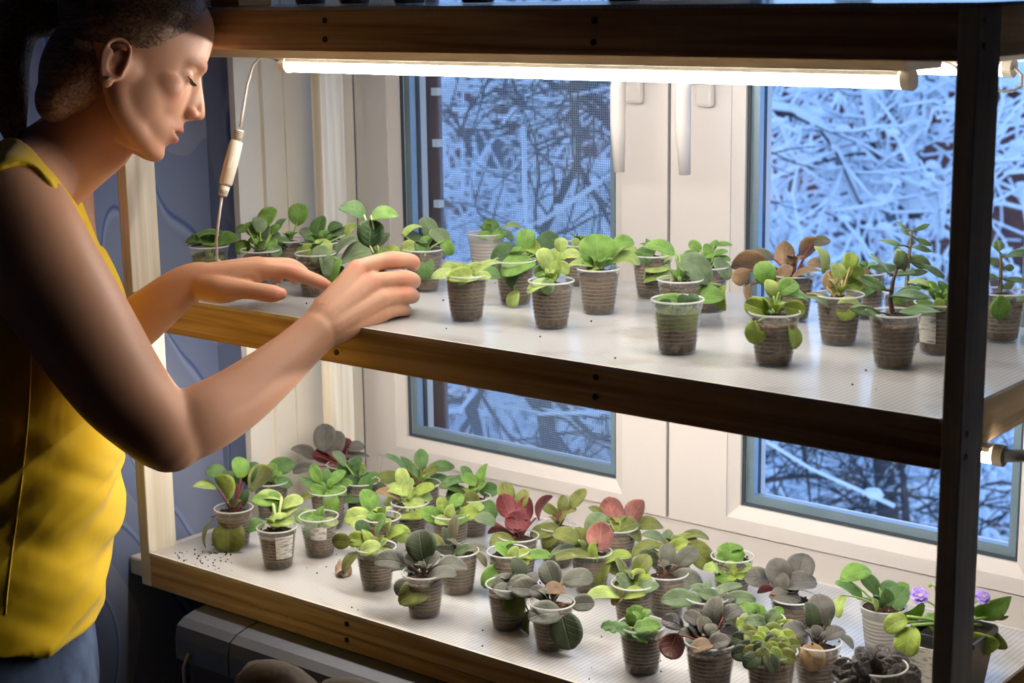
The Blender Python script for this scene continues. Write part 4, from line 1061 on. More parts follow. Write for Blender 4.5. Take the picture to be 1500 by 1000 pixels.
        mixc(.45 * (g((14, 0, -38), (9, 10, 10)) + g((-34, 42, -30), (18, 18, 16)) + g((-34, -42, -30), (18, 18, 16))), (206, 136, 112))
        for s in (1, -1):
            mixc(.55 * g((-4, 22 * s, 17), (14, 14, 3.0)) + .5 * g((-17, 40 * s, 14), (14, 8, 2.8)), (112, 80, 58))
            mixc(.4 * g((-103, 78 * s, -32), (16, 9, 26)), (196, 118, 96))
        for (u, v, z) in [(524, 388, 2.03), (547, 408, 2.025), (572, 375, 2.055), (592, 404, 2.05), (594, 428, 2.05), (407, 430, 2.06), (478, 418, 2.10), (430, 396, 2.085), (604, 384, 2.09)]:
            p = np.array(at_depth(u, v, z)); mixc(.5 * np.exp(-((co - p) ** 2).sum(1) / .011 ** 2), (206, 124, 104))
        a_ = me.color_attributes.new('tint', 'FLOAT_COLOR', 'POINT')
        a_.data.foreach_set('color', np.concatenate([base, np.ones((n, 1))], 1).ravel())
    body = solid(mb, 'body', skin, t, .0017, 4, shape, .5)
    # nails
    nm = MB(); nail = plain('pale_nail', srgb(226, 172, 156), .25, .5)
    for (u, v, z, a, w_) in ((405, 424.5, 2.0615, -8, .0056), (471, 407.8, 2.0985, -24, .0044)):
        c = at_depth(u, v, z); A = CR * math.cos(rad(a)) + CU * math.sin(rad(a)); N_ = (CU * .75 - CF * .65).normalized(); S = A.cross(N_).normalized()
        leaf(nm, c, A, -S, .0105, w_ * 2, 0, 'v', .12, -.10, rng=random.Random(2))
    nm.m = [0] * len(nm.m); nm.build('nail', nail, t, smooth=True)
    # lashes, eye, ear stud
    lash = plain('dark_lash', srgb(44, 32, 26), .5)
    for s in (1, -1):
        e = MB()
        htube(e, [(-14.5, 20 * s, -6.5, .7), (-11.3, 27 * s, -8.2, .95), (-12.2, 34 * s, -8.2, .95), (-17.5, 41 * s, -6.5, .7)], 6)
        for k in range(14):
            f = k / 13; y = (21 + 19 * f) * s; x = -14.0 + 3.2 * math.sin(PI * (f * .8 + .1))
            e.tube([H(x, y, -7.8), H(x + 4, y * 1.02, -11), H(x + 7.5, y * 1.05, -11.8)], [.0004, .00032, .00012], 4)
        e.build('eyelashes', lash, t)
    e = MB(); p = H(-104.5, -81.2, -52); e.ball(p, .0021, 12, 8); e.build('earring', plain('silver_stud', srgb(240, 236, 230), .12, .8, .9), t, smooth=True)
    # hair drawn back into a tail
    hm, nt, b, o = new_mat('dark_brown_hair')
    tcn = nt.nodes.new('ShaderNodeTexCoord'); mp = nt.nodes.new('ShaderNodeMapping')
    eu = Matrix((HX, HY, HZ)).to_euler(); mp.vector_type = 'POINT'; mp.inputs['Rotation'].default_value = eu; mp.inputs['Scale'].default_value = (22, 300, 300)
    n1 = nt.nodes.new('ShaderNodeTexNoise'); n1.inputs['Scale'].default_value = 1; n1.inputs['Detail'].default_value = 3
    r = nt.nodes.new('ShaderNodeValToRGB'); r.color_ramp.elements[0].position = .3; r.color_ramp.elements[0].color = srgb(66, 46, 33); r.color_ramp.elements[1].position = .72; r.color_ramp.elements[1].color = srgb(158, 118, 86)
    nt.links.new(tcn.outputs['Object'], mp.inputs[0]); nt.links.new(mp.outputs[0], n1.inputs[0]); nt.links.new(n1.outputs[0], r.inputs[0]); nt.links.new(r.outputs[0], b.inputs['Base Color'])
    b.inputs['Roughness'].default_value = .45
    bp = nt.nodes.new('ShaderNodeBump'); bp.inputs['Strength'].default_value = .5; bp.inputs['Distance'].default_value = .003; nt.links.new(n1.outputs[0], bp.inputs['Height']); nt.links.new(bp.outputs[0], b.inputs['Normal'])
    hb = MB(); HC, HR = (-99, 0, 42), (91, 78.5, 88)
    hball(hb, HC, HR, 44, 30); hball(hb, (-142, 0, -38), (42, 54, 62), 30, 20); hball(hb, (-150, 0, -80), (26, 40, 34))
    limb(hb, [(66, 20, 2.06, .030), (42, 18, 2.06, .034), (22, 40, 2.06, .030), (12, 90, 2.06, .027), (12, 150, 2.06, .025), (22, 200, 2.06, .014)], 18)
    hair = solid(hb, 'hair', hm, t, .003, 3)
    sb = MB(); rng = random.Random(4)
    for k in range(420):
        s = -1 if k % 4 else 1
        z0 = rng.uniform(-10, 118); pts = []
        a0 = rng.uniform(.0, 1.0)
        for i in range(9):
            f = i / 8; x = -14 - 3 * a0 - f * 150 - (46 - z0 * .2) * (1 - f) * (1.0 if z0 < 60 else .3); z = z0 * (1 - f * .55) + f * 22
            q = 1 - ((x - HC[0]) / HR[0]) ** 2 - ((z - HC[2]) / HR[2]) ** 2
            if q <= .002: continue
            y = s * HR[1] * math.sqrt(q); pts.append(H(x, y * 1.004 + s * .3, z))
        if len(pts) > 3: sb.tube(pts, .00045, 4)
    sb.build('hair_strands', hm, hair, smooth=True)
    # shirt
    yl, nt, b, o = new_mat('yellow_jersey')
    b.inputs['Base Color'].default_value = srgb(226, 186, 24); b.inputs['Roughness'].default_value = .8; b.inputs['Specular IOR Level'].default_value = .2; b.inputs['Sheen Weight'].default_value = .2
    tcn = nt.nodes.new('ShaderNodeTexCoord'); n1 = nt.nodes.new('ShaderNodeTexNoise'); n1.inputs['Scale'].default_value = 9; n1.inputs['Detail'].default_value = 3; n1.inputs['Distortion'].default_value = 1.2
    bp = nt.nodes.new('ShaderNodeBump'); bp.inputs['Strength'].default_value = .2; bp.inputs['Distance'].default_value = .008
    nt.links.new(tcn.outputs['Object'], n1.inputs[0]); nt.links.new(n1.outputs[0], bp.inputs['Height']); nt.links.new(bp.outputs[0], b.inputs['Normal'])
    sh = MB(); sh.rings(torso_rings([r for r in TORSO if r[0] > 330], .004, False, 64))
    # shoulder straps: ribbons laid on the skin between a neck edge and an arm edge
    inn = cr_spline([(-60, 214), (-20, 204), (14, 204), (28, 207), (50, 226), (66, 250), (96, 282), (126, 314), (149, 346), (166, 380), (182, 420), (192, 450)], 4)
    out_ = cr_spline([(-60, 262), (-20, 254), (0, 252), (34, 241), (52, 251), (78, 282), (104, 314), (120, 346), (134, 378), (146, 410), (156, 440), (160, 460)], 4)
    bvh = trunk; skin_tree = tree_of(body); n_ = 9; grid = []
    for (u0, v0), (u1, v1) in zip(inn, out_):
        row = []
        for j in range(n_):
            hit = None
            for q in range(24):
                f = j / (n_ - 1); f = f + (1 - f) * q / 24
                loc, nrm, ix, ds = bvh.ray_cast(CAM_POS, ray(u0 + (u1 - u0) * f, v0 + (v1 - v0) * f).normalized())
                if loc is not None:
                    l2, n2, i2, d2 = skin_tree.ray_cast(CAM_POS, ray(u0 + (u1 - u0) * f, v0 + (v1 - v0) * f).normalized())
                    if l2 is not None and ds - (.05 if v0 < 322 else .024) < d2 < ds + .03: loc, nrm = l2, n2
                    hit = (loc, nrm); break
            if hit is None: hit = (at_depth(u1, v1, 1.98), -CF)
            row.append(hit)
        grid.append(row)
    mid0 = at_depth(60, 420, BZ)
    for side in (0,):
        outer, inner = [], []
        for row in grid:
            for loc, nrm in row:
                nn = nrm if nrm.dot(CF) < .2 else -CF
                po, pi_ = loc + nn * .0062, loc - nn * .004
                if side:
                    m_ = lambda p: p - BR * (2 * (p - mid0).dot(BR))
                    po, pi_ = m_(po), m_(pi_)
                outer.append(po); inner.append(pi_)
        if True:
            for it in range(6):
                for arr in (outer, inner):
                    for i in range(1, len(grid) - 1):
                        for j in range(n_): arr[i * n_ + j] = (arr[(i - 1) * n_ + j] + arr[i * n_ + j] * 2 + arr[(i + 1) * n_ + j]) / 4
        R_ = len(grid); F_ = []; N2 = R_ * n_
        for i in range(R_ - 1):
            for j in range(n_ - 1):
                a_ = i * n_ + j; F_ += [(a_, a_ + 1, a_ + n_ + 1, a_ + n_), (a_ + N2, a_ + n_ + N2, a_ + n_ + 1 + N2, a_ + 1 + N2)]
            for j in (0, n_ - 1):
                a_ = i * n_ + j; F_.append((a_, a_ + n_, a_ + n_ + N2, a_ + N2) if j == 0 else (a_, a_ + N2, a_ + n_ + N2, a_ + n_))
        for i in (0, R_ - 1):
            for j in range(n_ - 1):
                a_ = i * n_ + j; F_.append((a_, a_ + N2, a_ + 1 + N2, a_ + 1) if i == 0 else (a_, a_ + 1, a_ + 1 + N2, a_ + N2))
        sh.add(outer + inner, F_)
    cen = [sum((q[0] for q in row), Vector()) / n_ for row in grid]; cen = [p - BR * (2 * (p - mid0).dot(BR)) for p in cen]
    wid = [(row[0][0] - row[-1][0]).length for row in grid]
    for it in range(40):
        cen = [cen[0]] + [(cen[i - 1] + cen[i] * 2 + cen[i + 1]) / 4 for i in range(1, len(cen) - 1)] + [cen[-1]]
    rings = []
    for i, p in enumerate(cen):
        tg = (cen[min(i + 1, len(cen) - 1)] - cen[max(i - 1, 0)]).normalized(); wv = (BR - tg * BR.dot(tg)).normalized(); nv = tg.cross(wv)
        rings.append([p + wv * (.021 * math.cos(2 * PI * j / 16)) + nv * (.0055 * math.sin(2 * PI * j / 16)) for j in range(16)])
    sh.rings(rings)
    from mathutils import noise as mn
    def folds(me):
        n = len(me.vertices); co = np.empty(n * 3); no = np.empty(n * 3); me.vertices.foreach_get('co', co); me.vertices.foreach_get('normal', no)
        co = co.reshape(-1, 3); no = no.reshape(-1, 3)
        for i in range(n):
            p = Vector(co[i]); h = p.dot(BF); r_ = p.dot(BR)
            k_ = max(0.0, min(1.0, (0.0 - p.z) / .14)) * max(0.2, min(1.0, (p.z + .66) / .10))
            q = Vector((r_ * 5, h * 5, (p.z + .45 * h - .2 * r_) * 15)); q2 = Vector((r_ * 4 + 7, h * 4, (p.z - .7 * h) * 21))
            w_ = mn.noise(q) + 1.2 * (0.45 - abs(mn.noise(q2)) * 1.6) + .25 * mn.noise(q * 2.3)
            co[i] += no[i] * (w_ * .0100 * k_)
        me.vertices.foreach_set('co', co.ravel())
    top = solid(sh, 'sleeveless_top', yl, t, .0030, 3, folds)
    st = MB(); rows = cr_spline([(46, 490, 0), (42, 600, 0), (30, 720, 0), (15, 830, 0), (8, 900, 0)], 6)
    # side seam, following the near side of the top
    bvh = tree_of(top); pts = []
    for u, v, _ in rows:
        d = ray(u, v).normalized(); loc, nrm, ix, ds = bvh.ray_cast(CAM_POS, d)
        if loc is not None: pts.append(loc + nrm * .0004)
    if len(pts) > 2: st.tube(pts, .0011, 6); st.build('side_seam', plain('yellow_seam', srgb(236, 206, 70), .8), top, smooth=True)
    # jeans and shoes (mostly below the frame)
    jm, nt, b, o = new_mat('worn_blue_denim')
    tcn = nt.nodes.new('ShaderNodeTexCoord'); n1 = nt.nodes.new('ShaderNodeTexNoise'); n1.inputs['Scale'].default_value = 14; n1.inputs['Detail'].default_value = 5
    r = nt.nodes.new('ShaderNodeValToRGB'); r.color_ramp.elements[0].position = .35; r.color_ramp.elements[0].color = srgb(38, 54, 84); r.color_ramp.elements[1].position = .7; r.color_ramp.elements[1].color = srgb(96, 116, 146)
    n2 = nt.nodes.new('ShaderNodeTexNoise'); n2.inputs['Scale'].default_value = 300
    bp = nt.nodes.new('ShaderNodeBump'); bp.inputs['Strength'].default_value = .4; bp.inputs['Distance'].default_value = .004
    nt.links.new(tcn.outputs['Object'], n1.inputs[0]); nt.links.new(tcn.outputs['Object'], n2.inputs[0]); nt.links.new(n1.outputs[0], r.inputs[0]); nt.links.new(r.outputs[0], b.inputs['Base Color']); nt.links.new(n1.outputs[0], bp.inputs['Height']); nt.links.new(bp.outputs[0], b.inputs['Normal'])
    b.inputs['Roughness'].default_value = .85
    jb = MB(); jb.rings(torso_rings([(1000, 150, .225, .178), (950, 146, .22, .175), (900, 140, .208, .166), (840, 140, .190, .150)], -.003, False))
    hip = at_depth(150, 1000, BZ) - BF * .112
    shoe = plain('dark_shoe', srgb(40, 38, 42), .5)
    for s in (1, -1):
        a = hip + BR * (s * .085) + Vector((0, 0, .03)); z0 = FLOOR
        ring = []
        zs = [(a.z, .098, 0), (a.z - .15, .092, .0), (a.z - .33, .068, .012), (a.z - .40, .062, .012), ((a.z + z0) / 2 - .10, .060, .0), (z0 + .10, .050, -.015), (z0 + .05, .055, -.015)]
        jb.rings([[Vector((a.x, a.y, z)) + BF * (off + rr * 1.05 * math.cos(2 * PI * j / 24)) + BR * (rr * math.sin(2 * PI * j / 24)) for j in range(24)] for z, rr, off in zs])
        sm = MB(); q = Vector((a.x, a.y, 0)) - BF * .015; rr_ = []
        for x, hw, h in ((-.055, .022, .05), (-.04, .034, .075), (.0, .037, .085), (.06, .040, .07), (.12, .046, .05), (.17, .04, .04), (.195, .022, .025)):
            rr_.append([Vector((q.x, q.y, z0 + .0005)) + BF * x + BR * (hw * math.cos(PI * j / 10)) + Vector((0, 0, h * math.sin(PI * j / 10))) for j in range(11)])
        sm.rings(rr_); sm.build('shoe', shoe, t, smooth=True)
    solid(jb, 'jeans', jm, t, .006, 3)
    return t
PERSON = person()
# ------------------------------------------------------------------ flowering violet in a square pot behind the right post
def flowering_violet():
    P = on_z(1393, 1012, ZL); P = Vector((P.x, P.y, ZL + .0004))
    root = thing('flowering_violet', 'flowering violet with two lilac blooms in a square black pot behind the right post', 'potted plant', P)
    mb = MB(); a0, a1, H = 0.027, 0.036, 0.068
    def sq(a, z): 
        b = a * .16
        return [(P.x + x, P.y + y, P.z + z) for x, y in ((a - b, -a), (a, -a + b), (a, a - b), (a - b, a), (-a + b, a), (-a, a - b), (-a, -a + b), (-a + b, -a))]
    mb.rings([sq(a0, 0), sq(a1, H), sq(a1 + .002, H), sq(a1 + .002, H + .006), sq(a1 - .001, H + .006), sq(a1 - .001, H - .006)], True)
    mb.build('pot', plain('black_pot_plastic', srgb(46, 46, 50), 0.4), root)
    mb = MB(); mb.box((P.x - a1 * .93, P.y - a1 - .0012, P.z + .012), (P.x + a1 * .4, P.y - a1 * .8, P.z + .058)); mb.build('paper_label', M['label'], root)
    mb = MB(); mb.rings([sq(a1 - .0012, H - .0055), sq(a1 - .004, H - .001)], True); mb.build('soil', M['soil'], root)
    rng = random.Random(5); D = depth(P); k = D / CAM_F; top = P + Vector((0, 0, H))
    fb, st = MB(), MB(); mats = list(leafm('g')) + list(leafm('o')) + list(leafm('y'))
    rows = [(1338, 899, 46, 26, 28, 0, .02), (1330, 938, 46, 32, 254, 4, .04), (1312, 912, 38, 24, 212, 4, .03), (1456, 891, 66, 34, 14, 0, 0), (1440, 941, 46, 30, -22, 4, .03), (1457, 934, 46, 18, -52, 2, .0),
            (1466, 904, 26, 10, -10, 2, -.01), (1370, 915, 40, 26, 120, 0, .0), (1410, 905, 44, 30, 60, 0, -.02), (1400, 940, 40, 30, 280, 4, .035)]
    for u, v, L, W, a, mi, dz in rows:
        a = rad(a); be = rad(12 if v > 915 else -8)
        A = (CR * math.cos(a) + CU * math.sin(a)) * math.cos(be) - CF * math.sin(be)
        p = CU * math.cos(a) - CR * math.sin(a); p = (p - A * p.dot(A)).normalized()
        S = (p * .8 + A.cross(p) * .6)
        if A.cross(S).dot(-CF) < 0: S = -S
        c = CAM_POS + ray(u, v) * (D - dz)
        b0 = leaf(fb, c, A.normalized(), S.normalized(), L * k, W * k / .8, mi, 'v', .15, .08, rng=rng)
        m = (top + b0) / 2 + Vector((0, 0, .006)); st.tube([top, m, b0], [.0022, .002, .0016], 7)
    # blooms: two ruffled rings of petals and a yellow eye each
    pet = plain('lilac_petal', srgb(164, 142, 218), 0.6, 0.2, noise=0.2, nscale=90); eye = plain('yellow_anther', srgb(222, 196, 90), 0.5)
    for u, v, dz, R in ((1346, 873, .03, 13), (1439, 875, .01, 11)):
        c = CAM_POS + ray(u, v) * (D - dz); fm = MB()
        nn = (-CF * .8 + Vector((0, 0, .6))).normalized(); x = nn.orthogonal().normalized(); y = nn.cross(x)
        for ring, (m_, r_, up_) in enumerate(((6, 1.0, .0), (6, .72, .0022), (4, .45, .004))):
            for j in range(m_):
                t = 2 * PI * (j + .5 * ring) / m_
                A = (x * math.cos(t) + y * math.sin(t) + nn * (.25 + .3 * ring)).normalized(); S = nn.cross(A).normalized()
                leaf(fm, c + A * R * k * .55 * r_ + nn * up_, A, S, R * k * 1.05 * r_, R * k * 1.1 * r_, 0, 'w', .1, .15, rng=rng)
        fm.m = [0] * len(fm.m); f = fm.build('flower', pet, root, smooth=True)
        e = MB(); e.ball(c + nn * .0045, .0016, 8, 5); e.build('anther', eye, f, smooth=True)
        st.tube([top, (top + c) / 2 + Vector((0, 0, .01)), c - nn * .002], [.0012, .0011, .001], 6)
    b = at_depth(1362, 857, D - .01); st.tube([top, at_depth(1374, 880, D), at_depth(1370, 858, D - .01), b], .0009, 6); st.ball(b, .0022, 7, 5)
    fb.build('foliage', mats, root, smooth=True); st.build('stems', stemm('g'), root, smooth=True)
flowering_violet()

# dried scrap of leaf and crumbs of soil on the lower sheet
def scrap():
    c = on_z(500, 842, ZL); c.z += .008; mb = MB(); rng = random.Random(3)
    for a, l, wd, o in ((140, .024, .016, (0, 0, 0)), (60, .02, .015, (.008, 0, -.002)), (220, .018, .014, (-.004, .003, -.003))):
        A = (Vector((math.cos(rad(a)), math.sin(rad(a)), .35))).normalized(); S = A.cross(Vector((.3, -.2, 1))).normalized()
        leaf(mb, c + Vector(o), A, S, l, wd, 0, 'w', .35, .3, rng=rng)
    mb.v = [(x, y, max(z, ZL + .0006)) for x, y, z in mb.v]; mb.m = [0] * len(mb.m)
    tag(mb.build('withered_leaf', plain('dry_leaf', srgb(176, 152, 132), 0.8, noise=.3, nscale=90), smooth=True), 'shrivelled pale brown leaf lying on the lower shelf between the front cups', 'leaf')
    mb = MB(); rng = random.Random(9)
    for (z, n) in ((ZL, 150), (0.0, 25)):
        for i in range(n):
            if z == ZL and i < 70: p = on_z(rng.uniform(255, 340), rng.uniform(808, 836), z)
            else: p = Vector((rng.uniform(XL + .04, -.08), rng.uniform(.01, .36), z))
            if p.y < 0.004: continue
            mb.ball((p.x, p.y, z + .0006), rng.uniform(.0005, .0016), 5, 3)
    tag(mb.build('soil_crumbs', M['soil']), 'dark crumbs of soil scattered over the two plastic shelves', 'soil', kind='stuff')
scrap()

# cord of the front lamp with its in-line switch
def cord():
    D0 = depth((-0.97, .10, .305)); cc = MB()
    P = lambda u, v, d=0: at_depth(u, v, D0 + d)
    e = Vector((-0.968, .10, .3055))
    cc.tube([e + Vector((.002, 0, 0)), P(398, 84), P(382, 83), P(371, 95), P(362, 125), P(356, 160), P(352, 186)], .0018, 8)
    cc.tube([P(325, 288), P(322, 310), P(319, 332), P(317, 352, .01), P(318, 380, .05), Vector((-1.10, .15, .004)), Vector((-1.14, .32, .004))], .0018, 8)
    c = cc.build('power_cord', M['cable'], LED1, smooth=True)
    s = MB(); a, b = P(351, 190), P(326, 287); ax = (b - a).normalized()
    q = lambda t: a + (b - a) * t
    s.tube([q(.0), q(.02), q(.15)], [.0052, .0062, .0068], 12)
    s.tube([q(.17), q(.19), q(.5), q(.81), q(.83)], [.0076, .0086, .0092, .0086, .0076], 16)
    s.tube([q(.85), q(.98), q(1)], [.0068, .0058, .0048], 12)
    s.tube([q(.14), q(.86)], .0050, 10)
    sw = s.build('cord_switch', M['lamp_white'], c, smooth=True)
    g = MB()
    for t in (.03, .055, .08, .105, .13, .87, .895, .92, .945):
        g.tube([q(t), q(t + .009)], .0069 if t < .5 else .0064, 12)
    g.build('strain_relief', plain('grey_rubber_ridge', srgb(120, 112, 100), .6), sw)
    r = MB(); n = (-CF - ax * (-CF).dot(ax)).normalized()
    r.tube([q(.40) + n * .0072, q(.58) + n * .0072], .004, 10, flat=.6); r.build('rocker', M['lamp_white'], sw)
    for v in (.62, .64, .66):        # tiny raised marks beside the rocker
        pass
cord()
# short connector plug at the right end of the lower lamp
mb = MB(); e = Vector((0.017, .112, -.0585)); d = Vector((CR.x, CR.y, 0)).normalized()
mb.tube([e + Vector((-.001, 0, 0)), e + d * .012, e + d * .07], .0062, 12); mb.build('connector', plain('grey_connector', srgb(150, 150, 156), .5), LED3, smooth=True)
# loop of cable under the top right corner
mb = MB(); P = lambda u, v: at_depth(u, v, depth((-.02, .36, .31)))
mb.tube([Vector((-.09, .35, .3055)), P(1497, 110), P(1496, 126), P(1482, 134), P(1462, 133), P(1425, 118), P(1400, 98), Vector((-.16, .30, .318))], .0017, 8)
L2 = [o for o in bpy.data.objects if o.name == 'led_tube.001'][0]
mb.build('power_cord', M['cable'], L2, smooth=True)

# things standing on the top shelf, only their feet are in the frame
def top_items():
    z = ZT + .0004
    def P(u, y): 
        p = on_y(u, 3, y); return Vector((p.x, y, z))
    p = P(335, .03); mb = MB(); mb.box((p.x - .026, p.y - .008, z), (p.x + .026, p.y + .05, z + .07)); mb.box((p.x - .027, p.y - .009, z + .07), (p.x + .027, p.y + .051, z + .078))
    tag(mb.build('orange_box', plain('orange_card', srgb(226, 140, 40), .5), bevel=.002), 'orange box at the left end of the top shelf, cut off by the frame', 'box')
    for i, (u, lab, c) in enumerate(((455, 'pale cup standing on the top shelf right of the orange box', 'm'), (520, 'cup with dark soil on the top shelf above the glowing tube', 'D'), (600, 'pale green plant cup on the top shelf above the left pane', 'g'), (700, 'cup on the top shelf above the middle of the left pane', 'm'), (915, 'cup on the top shelf above the window handles', 'o'), (1250, 'dark cup on the top shelf above the right pane', 'd'))):
        p = P(u, .045 + .01 * (i % 3)); rng = random.Random(i)
        t = thing('potted_seedling', lab, 'potted plant', p, 'cups on the top shelf')
        top, H = cup(t, p, .85, False, None, .95, 0, rng); fb, st = MB(), MB()
        for j in range(7):
            a = 2 * PI * j / 7 + i; A = Vector((math.cos(a), math.sin(a), .55)).normalized(); S = A.cross(Vector((0, 0, 1))).normalized()
            if A.cross(S).z < 0: S = -S
            b0 = leaf(fb, top + A * .026 + Vector((0, 0, .008)), A, S, .026, .02, 0, 'v', rng=rng); st.tube([top, b0], .0011, 6)
        fb.build('foliage', list(leafm(c)), t, smooth=True); st.build('stems', stemm('g'), t, smooth=True)
top_items()

# ------------------------------------------------------------------ below the sill: heater with a wire rack and bundles
def below():
    grey = plain('grey_heater_plastic', srgb(66, 70, 80), .45, noise=.05); wire = plain('white_wire', srgb(120, 118, 116), .4); dk = plain('dark_gap', srgb(30, 30, 36), .7)
    D = depth((-.95, -.02, -.62))
    P0 = at_depth(255, 930, D)
    t = thing('heater', 'grey rounded heater casing in the dark under the shelf', 'heater', (P0.x + .3, P0.y + .05, FLOOR))
    x0, x1 = P0.x - .005, P0.x + .62; y0, y1 = -.055, .06; zt = at_depth(300, 903, D).z
    def sec(x): 
        pts = []
        for k in range(9):
            a = PI * k / 8; pts.append((x, (y0 + y1) / 2 - math.cos(a) * (y1 - y0) / 2, zt - .03 + math.sin(a) ** .6 * .03))
        return pts + [(x, y1, zt - .06), (x, y0, zt - .06)]
    n0 = 0.105
    mb = MB(); mb.rings([sec(x0), sec(x0 + n0)]); mb.build('casing', grey, t, smooth=False)
    mb = MB(); mb.rings([sec(x0 + n0 + .003), sec(x1)]); mb.build('casing', grey, t, smooth=False)
    mb = MB(); mb.box((x0 + .012, y0 + .012, FLOOR), (x1 - .02, y1 - .012, zt - .0605)); mb.build('body', plain('brown_heater_body', srgb(60, 48, 38), .6), t)
    mb = MB()
    zb = zt - .35
    for x in (x0 + .03, x0 + .14, x0 + .25, x0 + .36, x0 + .47):
        mb.tube([(x, y0 - .002, zt - .045), (x, y0 - .012, zt - .06), (x, y0 - .012, zb)], .0028, 7)
    for z in (zt - .11, zt - .2): mb.tube([(x0 - .035, y0 - .012, z), (x0 + .5, y0 - .012, z)], .0024, 7)
    mb.build('wire_rack', wire, t, smooth=True)
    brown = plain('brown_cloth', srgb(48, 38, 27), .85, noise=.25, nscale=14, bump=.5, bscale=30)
    def bundle(u, v, r, sq, label, m):
        c = on_y(u, v, -.125); mb = MB(); rng = random.Random(u)
        rings = []; n = 20
        for i in range(13):
            th = PI * (.02 + .96 * i / 12)
            rings.append([(c.x + r * sq[0] * math.sin(th) * math.cos(2 * PI * j / n) * (1 + .07 * math.sin(3 * j + i)), c.y - .02 + r * sq[1] * math.sin(th) * math.sin(2 * PI * j / n) * (1 + .06 * math.sin(2 * j + 2 * i)), c.z - r * sq[2] * math.cos(th)) for j in range(n)])
        mb.rings(rings); o = mb.build('cloth_bundle', m, smooth=True); tag(o, label, 'bundle', 'bundles under the shelf')
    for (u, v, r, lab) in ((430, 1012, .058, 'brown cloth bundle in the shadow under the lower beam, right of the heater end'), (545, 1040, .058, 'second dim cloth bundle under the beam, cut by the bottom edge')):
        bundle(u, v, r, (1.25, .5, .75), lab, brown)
    mb = MB(); zc = min(on_y(430, 1012, -.125).z, on_y(545, 1040, -.125).z) - .045
    mb.box((x0 + .16, -.22, zc - .03), (x0 + .75, -.075, zc)); 
    for lx in (x0 + .17, x0 + .72):
        for ly in (-.21, -.09): mb.box((lx, ly, FLOOR), (lx + .02, ly + .02, zc - .03))
    tag(mb.build('low_bench', M['floor']), 'dark low bench under the shelf carrying the cloth bundles', 'bench')
below()

# ------------------------------------------------------------------ outdoors: snow, trees, houses
M['bark'] = plain('dark_wet_bark', srgb(74, 70, 72), .8, .2, noise=.3, nscale=8)
M['snow'] = plain('fresh_snow', (0.86, 0.88, 0.92, 1), .8, .2, bump=.3, bscale=6)
M['brick'] = plain('dark_red_house_wall', srgb(104, 66, 60), .85, .2, noise=.25, nscale=3)
GROUND = -4.4
mb = MB(); N_ = 24; vs = []; fs = []; rg = random.Random(1)
for i in range(N_ + 1):
    for j in range(N_ + 1):
        x = -60 + 100 * i / N_; y = 0.7 + 80 * (j / N_) ** 1.6
        vs.append((x, y, GROUND + rg.uniform(-.12, .12) + max(0, (y - 24)) * .05))
for i in range(N_):
    for j in range(N_):
        a = i * (N_ + 1) + j; fs.append((a, a + N_ + 1, a + N_ + 2, a + 1))
mb.add(vs, fs); struct('snowy_ground', mb, M['snow'], smooth=True)
def grow(bm, sm, p, d, L, r, lev, rng, kids, droop=0.0, snow=1.0, twist=.35):
    n = 6 if lev > 0 else 4
    pts = [p.copy()]; q = d.normalized(); rs = [r]
    for i in range(n):
        q = (q + Vector((rng.gauss(0, twist), rng.gauss(0, twist), rng.gauss(0, twist * .8) - droop)) * .5).normalized()
        pts.append(pts[-1] + q * (L / n)); rs.append(r * (1 - .75 * (i + 1) / n))
    bm.tube(pts, rs, 5 if lev < 2 else 7, cap=False)
    if snow > 0 and rng.random() < snow + .1:
        sr = [max(x * 1.2, .0062) for x in rs]
        horiz = abs(q.z) < .8
        if horiz or lev < 2:
            for k in range(2 if lev < 2 else 5):      # clumps of snow in the forks
                f = rng.uniform(.1, .95) * n; i = int(f); b_ = pts[i].lerp(pts[i + 1], f - i)
                if rng.random() < .75: R_ = rng.uniform(.010, .026); sm.ball((b_.x, b_.y, b_.z + R_ * .6), R_, 6, 4, 0, (rng.uniform(.8, 1.6), rng.uniform(.8, 1.6), .7))
            sm.tube([a + Vector((0, 0, s * .75)) for a, s in zip(pts, sr)], [s * (1.0 + rng.uniform(-.2, .35)) for s in sr], 6, cap=True)
    if lev <= 0: return
    for k in range(kids[lev]):
        f = rng.uniform(.2, 1.0); i = min(int(f * n), n - 1); b = pts[i].lerp(pts[i + 1], f * n - i)
        dd = (pts[i + 1] - pts[i]).normalized(); s = Vector((rng.gauss(0, 1), rng.gauss(0, 1), rng.gauss(.1, .7))).normalized()
        grow(bm, sm, b, (dd * .7 + s * .9), L * rng.uniform(.4, .68), max(r * (1 - .75 * f) * .62, .0035), lev - 1, rng, kids, droop, snow, twist)
def tree(name, label, cat, u, dist, z0, d, L, r, lev, kids, seed, snow=.9, droop=0.0, twist=.35, group=None, extra=()):
    rng = random.Random(seed); b = at_depth(u, 300, dist); p = Vector((b.x, b.y, z0))
    t = thing(name, label, cat, p, group); bm, sm = MB(), MB()
    grow(bm, sm, p, Vector(d), L, r, lev, rng, kids, droop, snow, twist)
    for (pa, da, la, ra) in extra: grow(bm, sm, Vector(pa), Vector(da), la, ra, lev - 1, rng, kids, droop, snow, twist)
    bm.build('branches', M['bark'], t, smooth=True)
    if sm.v: sm.build('snow', M['snow'], t, smooth=True)
